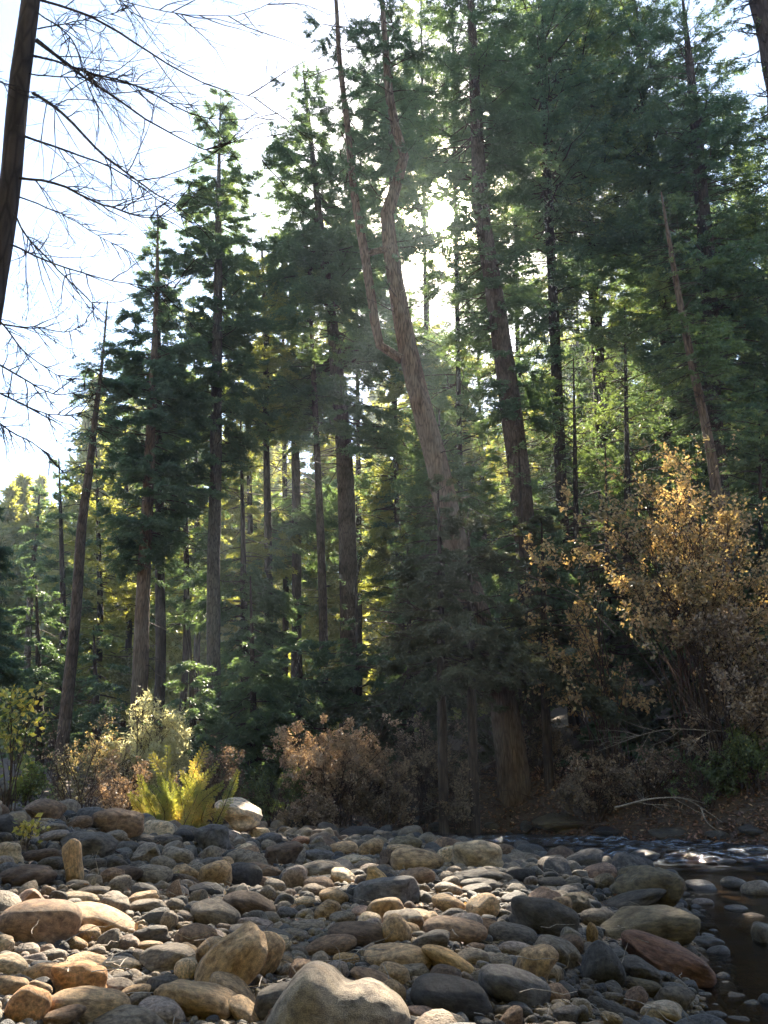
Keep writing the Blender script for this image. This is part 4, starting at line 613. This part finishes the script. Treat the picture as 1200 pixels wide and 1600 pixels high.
# cx, cy, w, h, roll, kind, colour, label (in pixels of the survey), '' = labelled later from its neighbours
RK = [
(44,1370,88,38,0,'egg','dkbrown','dark brown oval stone at the left edge beside the upright stone'),(116,1349,34,74,10,'block','tan','upright pointed tan stone standing on end at left'),(184,1288,82,46,-4,'boulder','brown','large domed tan-brown boulder left of the golden seedling'),
(71,1268,66,38,-12,'slab','brown','hooked brown boulder at the upper left of the bar'),(124,1286,43,22,6,'slab','brown',''),(138,1322,98,44,-4,'boulder','dkgrey','broad flat dark purple-grey boulder behind the upright stone'),(179,1307,42,20,0,'egg','grey',''),
(228,1334,56,36,-8,'block','grey','ridged grey stone right of the flat purple-grey boulder'),(277,1338,58,28,-12,'slab','grey',''),(240,1369,60,34,-3,'egg','grey','mottled egg-shaped grey-brown stone left of the ball-shaped tan stone'),(188,1383,36,28,10,'egg','grey',''),(176,1370,42,28,0,'egg','brown',''),
(146,1351,42,20,0,'slab','dkgrey',''),(80,1352,42,26,0,'block','dkgrey',''),(62,1338,66,22,4,'slab','dkbrown',''),(30,1262,50,18,0,'slab','dkgrey',''),(6,1290,40,34,0,'block','black','blackish block at the left edge below the hooked boulder'),(78,1297,50,20,6,'slab','grey',''),(84,1308,50,20,8,'slab','lilac',''),
(272,1392,26,32,0,'cone','brown',''),(254,1353,40,28,-18,'egg','grey',''),(262,1314,46,20,0,'egg','dkgrey',''),(285,1308,36,24,0,'egg','black',''),(219,1311,42,13,0,'slab','black',''),(121,1384,38,18,0,'egg','grey',''),(146,1393,58,16,2,'slab','grey',''),(8,1238,48,38,-20,'boulder','dkgrey','dark slanting boulder at the left edge, highest of the stones'),
(334,1313,58,48,4,'block','slate','blue-black angular block in front of the golden seedling'),(336,1367,54,44,0,'ball','tan','ball-shaped tan stone in front of a dark one'),(378,1371,64,44,-8,'egg','black','dark smooth boulder touching the ball-shaped tan stone'),(443,1337,68,44,0,'block','dkbrown','two-lobed dark brown block at mid bar'),
(460,1374,44,42,0,'block','lilac','purplish knobbly stone below the two-lobed block'),(503,1359,76,28,0,'egg','grey','long domed grey-brown stone right of the purplish one'),(498,1338,52,20,-4,'egg','slate',''),(536,1370,40,26,-10,'block','pale','pale knobbly stone left of the big slate-blue block'),(521,1402,48,26,-6,'egg','tan',''),
(605,1396,114,56,-2,'block','slate','big slate-blue block in the middle of the bar'),(390,1414,86,40,-22,'slab','dkbrown','long dark brown wedge stone sloping down to the right'),(325,1391,72,24,-12,'slab','black','blackish log-like stone below the ball-shaped stone'),(405,1361,74,26,-8,'egg','brown',''),
(372,1272,78,50,-8,'boulder','white','whitish angular boulder right of the golden seedling'),(580,1327,44,30,8,'block','tan',''),(538,1326,46,22,0,'slab','tan',''),(554,1344,60,16,-6,'slab','pale',''),(422,1312,40,22,0,'egg','slate',''),(418,1322,28,20,0,'ball','grey',''),(405,1302,36,18,-4,'slab','pale',''),(468,1314,34,14,0,'slab','red',''),
(418,1398,26,28,-20,'egg','grey',''),(430,1386,36,24,-20,'egg','grey',''),(400,1399,30,22,-10,'egg','slate',''),(474,1410,38,18,8,'egg','pale',''),(310,1402,28,24,0,'block','grey',''),(342,1413,38,20,0,'block','grey',''),
(747,1338,84,50,-4,'block','pale','large pale sunlit boulder at the water edge, centre right'),(699,1338,34,32,0,'block','pale','pale rough stone touching the large pale boulder'),(651,1346,84,40,-6,'egg','tan','broad tan-brown boulder left of the large pale boulder'),(650,1371,62,30,4,'egg','brown',''),(628,1327,50,15,-6,'egg','tan',''),
(747,1371,80,24,-4,'slab','dkgrey','long dark grey stone in front of the large pale boulder'),(751,1382,70,20,-4,'egg','dkgrey',''),(745,1390,48,18,0,'egg','dkgrey',''),(755,1418,52,42,4,'egg','tan','mottled tan knob right of the slate-blue block'),(702,1414,58,28,-14,'egg','tan',''),(805,1405,42,22,0,'egg','slate',''),
(852,1437,116,64,-14,'block','dkgrey','large grey faceted block with sharp top edge, right of centre'),(813,1368,46,26,0,'egg','black',''),(704,1379,30,20,0,'egg','grey',''),(700,1390,44,22,-10,'egg','grey',''),(829,1378,24,18,0,'block','lilac',''),(862,1379,48,16,0,'slab','dkgrey',''),(604,1342,28,30,0,'block','dkbrown',''),
(1012,1388,112,66,-4,'boulder','olive','big olive-brown boulder at the water edge at right'),(985,1410,122,30,12,'slab','dkgrey','long dark slanting slab below the big olive-brown boulder'),(973,1391,42,26,4,'egg','grey',''),(944,1379,34,28,0,'egg','olive',''),
(938,1364,54,26,6,'slab','pink',''),
(62,1446,126,76,-4,'egg','brown','largest smooth brown boulder in the sunny lower left'),(156,1438,130,42,-20,'slab','tan','long tan stone sloping right beside the largest brown boulder'),(140,1460,40,30,-30,'egg','tan',''),(172,1470,42,38,-10,'cone','grey','grey dark-topped pointed stone right of the largest brown boulder'),(121,1476,34,20,-20,'slab','tan',''),(152,1485,32,18,-20,'slab','grey',''),
(138,1502,86,24,-10,'slab','tan',''),(126,1532,94,58,-8,'block','orange','orange angular stone in the sunny lower left'),(191,1508,64,26,-4,'egg','white','white smooth flat stone right of the orange angular stone'),(262,1501,88,46,4,'boulder','grey','grey-brown angular stone left of the tall leaning boulder'),
(4,1478,36,34,0,'egg','pale',''),(12,1510,62,36,-8,'egg','pale',''),(15,1544,64,36,-10,'slab','tan',''),(43,1574,70,64,0,'ball','orange','ball-shaped orange sunlit stone at the bottom left'),(140,1574,124,54,-8,'egg','tan','broad egg-shaped stone at the bottom, right of the orange ball'),(98,1592,78,36,6,'block','brown',''),(200,1598,124,46,-6,'egg','grey',''),
(252,1582,88,42,-14,'egg','lilac','smooth lilac-white stone at the bottom left of the granite boulder'),(308,1566,140,60,-16,'block','tan','big angular tan block at the bottom left of the granite boulder'),(211,1552,56,24,10,'slab','tan',''),(219,1564,38,26,0,'egg','grey',''),(292,1518,38,40,20,'egg','pale',''),
(240,1462,58,30,8,'block','dkgrey',''),(264,1441,28,34,0,'egg','grey',''),(231,1417,58,24,0,'egg','grey',''),(233,1478,44,16,0,'egg','tan',''),(127,1403,58,18,-8,'egg','pale',''),(42,1404,54,28,6,'block','pink',''),
(362,1504,84,128,-38,'boulder','tan','tall leaning tan boulder left of the speckled granite boulder'),(408,1496,62,84,-40,'egg','tan','smooth tan stone leaning on the tall leaning boulder'),(526,1600,240,180,-4,'saddle','grey','huge speckled grey granite boulder at the bottom centre'),
(365,1556,96,44,-34,'egg','tan','sloping tan stone below the tall leaning boulder'),(384,1584,70,32,-40,'slab','tan',''),(436,1477,40,32,0,'egg','pale','pale tan rounded stone behind the leaning stones'),(517,1479,84,36,8,'egg','brown','smooth brown stone behind the granite boulder'),(562,1462,104,42,-6,'egg','dkbrown','long dark brown stone behind the smooth brown one'),
(418,1464,124,28,-12,'egg','dkgrey','long low dark grey stone behind the leaning stones'),(337,1431,82,42,-10,'egg','grey','smooth grey oval stone below the long dark wedge'),(541,1500,42,20,-6,'egg','ochre',''),(592,1537,100,34,-24,'egg','brown','elongated grey-brown stone right behind the granite boulder'),
(622,1498,108,46,-8,'egg','tan','broad tan-brown stone right of the smooth brown one'),(535,1434,42,20,0,'egg','grey',''),(460,1462,52,22,-8,'egg','grey',''),(481,1446,56,15,0,'slab','grey',''),(450,1427,34,18,-10,'egg','slate',''),(527,1518,38,32,-10,'egg','lilac',''),
(711,1457,104,44,-4,'egg','brown','mottled brown oblong stone below the tan knob'),(702,1505,102,36,-28,'egg','ochre','smooth ochre potato-shaped stone sloping to the right'),(706,1564,134,72,-14,'egg','black','big blackish smooth boulder at the bottom, right of the granite boulder'),(804,1546,128,62,-20,'egg','slate','big blue-grey smooth boulder with a crack, bottom right of centre'),
(801,1462,78,34,-6,'egg','dkgrey',''),(838,1508,66,66,-10,'block','tan','tan and white knob above the blue-grey boulder'),(874,1490,78,48,-38,'slab','grey','sloping grey-tan slab left of the teardrop stone'),(804,1484,56,26,0,'egg','lilac',''),(736,1495,56,26,-4,'slab','grey',''),(783,1503,36,24,10,'block','grey',''),
(645,1517,54,24,-4,'egg','grey',''),(616,1524,54,36,-20,'egg','tan',''),(612,1555,46,46,-10,'egg','tan',''),(674,1474,66,36,8,'block','dkgrey','dark grey pointed stone between mottled brown and broad tan stones'),(618,1456,50,46,-40,'egg','tan',''),(742,1480,32,14,0,'egg','brown',''),(655,1585,52,26,-10,'block','pink',''),(885,1588,48,32,0,'block','slate',''),
(1010,1450,164,62,4,'boulder','olive','wide dark olive boulder beside the still water'),(1040,1498,150,54,-20,'boulder','red','long reddish brown boulder overhanging the still water'),(940,1509,68,74,4,'cone','slate','teardrop-shaped dark slate stone standing upright'),(1002,1520,70,44,-14,'boulder','dkgrey',''),(1002,1542,66,24,-8,'slab','olive',''),
(995,1563,35,40,0,'egg','pink','pinkish egg-shaped stone standing by the pale rough block'),(1033,1584,68,38,-4,'block','white','pale rough granite block at the bottom right'),(1054,1562,60,42,-10,'block','grey',''),(958,1559,34,16,-6,'slab','grey',''),(918,1557,32,22,-10,'block','dkgrey',''),(908,1587,26,30,0,'block','slate',''),
(958,1578,80,22,-20,'slab','dkgrey',''),(955,1594,42,24,-28,'block','pale',''),(935,1436,58,30,-4,'egg','grey',''),(925,1461,20,38,0,'egg','ochre',''),
(1005,1338,54,20,0,'egg','black','dark rounded rock standing in the white riffle'),(1094,1385,50,18,-4,'slab','dkgrey',''),(1146,1381,40,22,-6,'egg','dkgrey',''),(1182,1390,44,28,0,'egg','grey','pale wet rock in the water near the right edge'),(1097,1411,34,14,0,'slab','lilac',''),(952,1341,24,11,0,'egg','black',''),
(880,1288,96,34,4,'boulder','olive','mossy boulder on the far bank at the water line'),(1045,1303,64,20,0,'slab','dkgrey','flat dark rock on the far bank under the arching branch'),(790,1242,30,34,0,'block','tan','pale angular stone at the reddish trunk foot'),
(1103,1474,58,22,-6,'slab','dkgrey','low wet rock beside the wide olive boulder'),(1123,1488,34,20,0,'egg','slate',''),(1194,1462,40,38,0,'boulder','olive','rounded wet rock cut by the right edge'),(1196,1565,24,24,0,'egg','slate',''),(1112,1600,44,18,0,'slab','dkgrey',''),
(560,1300,60,18,0,'boulder','black',''),(632,1318,54,22,0,'boulder','olive',''),(1150,1420,40,10,0,'slab','dkgrey',''),(1176,1300,40,22,0,'boulder','dkgrey',''),(950,1302,46,18,0,'boulder','black',''),(1120,1306,36,16,0,'boulder','dkgrey',''),(1060,1345,26,9,0,'egg','black',''),(1135,1346,30,9,0,'egg','black','')]
gR = 'river stones heaped on the bar'
stones = []            # dict(obj, px, py, w, h, colour, kind, label)
foot = []              # footprints x, y, r
def add_stone(pos, dims, rot, kind, col, wet, label, spx):
    o = bpy.data.objects.new('river_stone', proto(kind, rnd.randrange(50), wet)); C.objects.link(o)
    o.location = tuple(pos); o.scale = tuple(dims); o.rotation_euler = rot; c = np.array(COL[col]) * rnd.uniform(1.2, 1.65) * (1. if pos[0] < .9 else .62) * np.array([1.12, 1.0, .86]); o.color = (*c, 1)  # stones on the right are darkened, shade painted into their colour
    stones.append(dict(o=o, px=spx[0], py=spx[1], w=spx[2], h=spx[3], col=col, kind=kind, label=label)); return o
for (cx_, cy_, w_, h_, roll, kind, col, lab) in RK:
    foot_py = cy_ + h_ * .42; g = ground_hit(cx_, min(foot_py, 1640)) if foot_py > 1230 else W(cx_, foot_py, 20)
    if cy_ + h_ * .5 > 1600: g = ground_hit(cx_, cy_ + h_ * .42)
    if foot_py <= 1262 and cx_ < 100: g = W(cx_, foot_py, 10.5)
    if lab.startswith('whitish'): g = W(cx_, foot_py, 15.6)
    if lab.startswith('pale angular stone'): g = W(cx_, foot_py, 20.2)
    Yg = g[1]; sc = mpp(g); hx, hz = w_ * sc / 2, h_ * sc / 2; hy = min((hx + hz) * .52, hx * .9); pos = W(cx_, cy_, Yg + hy * .55)
    wetn = cx_ > 1085 or (1325 < cy_ < 1350 and cx_ > 930) or cy_ < 1306 and cx_ > 540
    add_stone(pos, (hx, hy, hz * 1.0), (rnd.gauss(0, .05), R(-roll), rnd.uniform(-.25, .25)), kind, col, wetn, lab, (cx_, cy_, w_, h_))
    foot.append((pos[0], pos[1], math.sqrt(hx * hy) * .95, pos[2]))
# dart-thrown stones fill the bar between them
grid = {}
def cell(x, y): return (int(math.floor(x / .8)), int(math.floor(y / .8)))
def put(x, y, r): grid.setdefault(cell(x, y), []).append((x, y, r))
for x, y, r, _ in foot: put(x, y, r)
def free(x, y, r, tol):
    a, b = cell(x, y)
    for i in (a - 1, a, a + 1):
        for j in (b - 1, b, b + 1):
            for (X_, Y_, R_) in grid.get((i, j), ()):
                if (X_ - x) ** 2 + (Y_ - y) ** 2 < ((R_ + r) * tol) ** 2: return False
    return True
cand = []
hand = np.array([[s_['px'], s_['py'], s_['w'], s_['h'], s_['o'].location[1]] for s_ in stones])
def hides(x, y, z, r_):
    c = np.array([x, y, z + r_ * .4]); px, py = proj(c); rp = r_ / float(mpp(c)); k = (np.abs(hand[:, 0] - px) < hand[:, 2] * .42 + rp * .8) & (hand[:, 4] > y - .05)
    return bool(np.any(k & (py - rp * .65 < hand[:, 1] + hand[:, 3] * .30) & (py + rp > hand[:, 1] - hand[:, 3] * .5)))
for rmin, rmax, tries, tol in [(.12, .21, 3000, .86), (.085, .13, 9000, .84), (.055, .085, 17000, .86), (.034, .055, 36000, .86), (.02, .034, 40000, .86)]:
    ymax = 23 if rmin > .05 else (15 if rmin > .03 else 8.5)
    u_ = rng.random((tries, 4)); yy = 3.0 + (ymax - 3.0) * u_[:, 0] ** .8; xx = (u_[:, 1] * 2 - 1) * (yy * .56 + .5)
    okb = inside(xx, yy, BPOLY) | (dist_poly(xx, yy, NE) < .22); hh_ = H(xx, yy)
    for k in np.nonzero(okb)[0]:
        r_ = rmin + (rmax - rmin) * u_[k, 2]
        if yy[k] > 17 and xx[k] < -2.2 and r_ > .08: continue
        if r_ > .08 and not inside(xx[k:k+1] + r_ * 1.3, yy[k:k+1], BPOLY)[0]: continue
        if free(xx[k], yy[k], r_, tol) and not hides(xx[k], yy[k], hh_[k], r_): put(xx[k], yy[k], r_); cand.append((xx[k], yy[k], r_, hh_[k]))
for (n_, a_, b_, c_, d_) in ((420, -1.5, 12, 14, 26), (34, 2.5, 9, 8, 17)):   # far water edge and river bed stones
    for k in range(n_):
        x, y = rng.uniform(a_, b_), rng.uniform(c_, d_); xa, ya = np.array([x]), np.array([y])
        if c_ == 14 and dist_poly(xa, ya, FE)[0] > .55: continue
        r_ = rnd.uniform(.05, .2)
        if c_ == 8 and not inside(xa, ya, WPOLY)[0]: continue
        if free(x, y, r_, .85): put(x, y, r_); cand.append((x, y, r_, float(H(x, y))))
cand.sort(key=lambda c: -c[2] / math.hypot(c[0], c[1]))
NB = 300 - len(stones); cols = ['tan'] * 5 + ['grey'] * 7 + ['brown'] * 5 + ['dkgrey'] * 4 + ['slate'] * 2 + ['pale'] * 2 + ['olive'] * 2 + ['lilac', 'pink', 'dkbrown', 'ochre']
kinds = ['egg'] * 6 + ['slab'] * 5 + ['block'] * 6 + ['boulder'] * 2 + ['cone']
picked = 0; rest = []
for (x, y, r_, h_) in cand:
    px, py = proj(np.array([x, y, h_ + r_ * .4]))
    inview = -10 < px < 1210 and py < 1600
    fx, fz = rnd.uniform(.9, 1.45), rnd.uniform(.58, .95); dims = (r_ * fx, r_ * rnd.uniform(.75, 1.0), r_ * fz); wet = h_ < .03
    colr = rnd.choice(cols); 
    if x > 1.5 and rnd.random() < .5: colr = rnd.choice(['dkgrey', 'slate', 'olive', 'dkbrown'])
    if picked < NB and inview:
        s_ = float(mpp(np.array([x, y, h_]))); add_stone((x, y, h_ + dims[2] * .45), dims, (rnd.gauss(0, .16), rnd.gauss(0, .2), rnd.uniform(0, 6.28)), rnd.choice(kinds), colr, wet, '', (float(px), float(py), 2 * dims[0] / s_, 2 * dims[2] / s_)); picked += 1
    else: rest.append((x, y, dims, h_, rnd.random()))
# small rest: one mass of cobbles
lib = [shape(I2[0], rnd.choice(['egg', 'egg', 'slab', 'block', 'cone']), 100 + k) for k in range(24)]; libs = [shape(ico(2)[0], rnd.choice(['egg', 'slab', 'block']), 200 + k) for k in range(16)]; IF2, IF1 = I2[1], ico(2)[1]
Vs, Fs, Ts, off = [], [], [], 0
for (x, y, dims, h_, u_) in rest:
    near = dims[0] / max(y, 1) > .006; V = (lib if near else libs)[rnd.randrange(16)]; F = IF2 if near else IF1
    a, b, c_ = rnd.uniform(0, 6.28), rnd.gauss(0, .25), rnd.gauss(0, .25); ca, sa = math.cos(a), math.sin(a)
    Rm = np.array([[ca, -sa, 0], [sa, ca, 0], [0, 0, 1]]) @ np.array([[1, 0, 0], [0, math.cos(b), -math.sin(b)], [0, math.sin(b), math.cos(b)]]) @ np.array([[math.cos(c_), 0, math.sin(c_)], [0, 1, 0], [-math.sin(c_), 0, math.cos(c_)]])
    Vs.append((V * np.array(dims)) @ Rm.T + np.array([x, y, h_ + dims[2] * .4])); Fs.append(F + off); off += len(V); Ts.append(np.full(len(F), u_ if x < .9 else u_ * .5))  # cobbles on the right get darker tints, standing in for shade
n = 26000; yy = 3.2 + 9 * rng.random(n) ** 1.3; xx = (rng.random(n) * 2 - 1) * (yy * .54 + .3); ok = inside(xx, yy, BPOLY); xx, yy = xx[ok], yy[ok]; hz = H(xx, yy); T0 = ico(1)
for x, y, h_ in zip(xx, yy, hz):
    r_ = rnd.uniform(.007, .022); V = T0[0] * np.array([r_ * rnd.uniform(.8, 1.5), r_, r_ * .6]); Vs.append(V + np.array([x, y, h_ + r_ * .2])); Fs.append(T0[1] + off); off += len(V); Ts.append(np.full(len(T0[1]), rnd.random()))
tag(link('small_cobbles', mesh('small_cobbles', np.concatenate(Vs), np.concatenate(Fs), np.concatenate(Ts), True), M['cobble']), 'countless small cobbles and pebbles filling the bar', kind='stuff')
# labels: each unnamed stone is pointed to from the nearest named one
marks = [s for s in stones if s['label']]
def short(l):
    for cut in (' left of', ' right of', ' in front', ' at the', ' at mid', ' in the', ' beside', ' below', ' behind', ' standing', ' touching', ' with', ' between', ' above', ' by the', ' overhanging', ' on the', ' leaning on', ' right behind', ' cut by', ', ', ' at '):
        i = l.find(cut)
        if i > 8: l = l[:i]
    return l
shorts = {}
for s in marks: shorts.setdefault(short(s['label']), []).append(s)
uniq = [s for s in marks if len(shorts[short(s['label'])]) == 1]
secs = {}
for s in stones:
    o = s['o']
    if s['label']: tag(o, s['label'], 'stone', gR); continue
    mk = min(uniq, key=lambda m: math.hypot(m['px'] - s['px'], (m['py'] - s['py']) * 1.6)); dx, dy = s['px'] - mk['px'], (s['py'] - mk['py'])
    sec = ('right of' if dx > 0 else 'left of') if abs(dx) > 1.3 * abs(dy) else ('in front of' if dy > 0 else 'behind')
    secs.setdefault((short(mk['label']), sec, s['col'], s['kind']), []).append((math.hypot(dx, dy), s))
ORD = ['', 'second ', 'third ', 'fourth ', 'fifth ', 'sixth ', 'seventh ', 'eighth ', 'ninth ', 'tenth ', 'eleventh ', 'twelfth ']
for (lm, sec, col, kind), L_ in secs.items():
    L_.sort(key=lambda q: q[0])
    for k, (_, s) in enumerate(L_):
        size = 'large ' if s['w'] > 70 else ('small ' if s['w'] < 32 else ''); lb = f"{ORD[min(k, 11)]}{size}{CN[col]} {SN[kind]} stone {sec} the {lm}"; tag(s['o'], lb if len(lb.split()) < 17 else lb.replace(size, '', 1).replace(' dark purple-grey', '').replace(' flat', ''), 'stone', gR)

# ------------------------------------------------------------ air
hz_ = bpy.data.meshes.new('haze'); x0, x1, y0, y1, z0, z1 = -165, 175, -35, 425, -2.5, 62
z1 = 80; hz_.from_pydata([(x, y, z) for x in (x0, x1) for y in (y0, y1) for z in (z0, z1)], [], [(0, 1, 3, 2), (4, 6, 7, 5), (0, 4, 5, 1), (2, 3, 7, 6), (0, 2, 6, 4), (1, 5, 7, 3)])
m, t, o = newmat('air'); pv = N_(t, 'ShaderNodeVolumePrincipled', {'Color': (.70, .84, 1, 1), 'Density': .0006, 'Anisotropy': .5}); t.links.new(pv.outputs[0], o.inputs['Volume'])
tag(link('haze', hz_, m), 'thin pale haze in the forest air', kind='stuff')
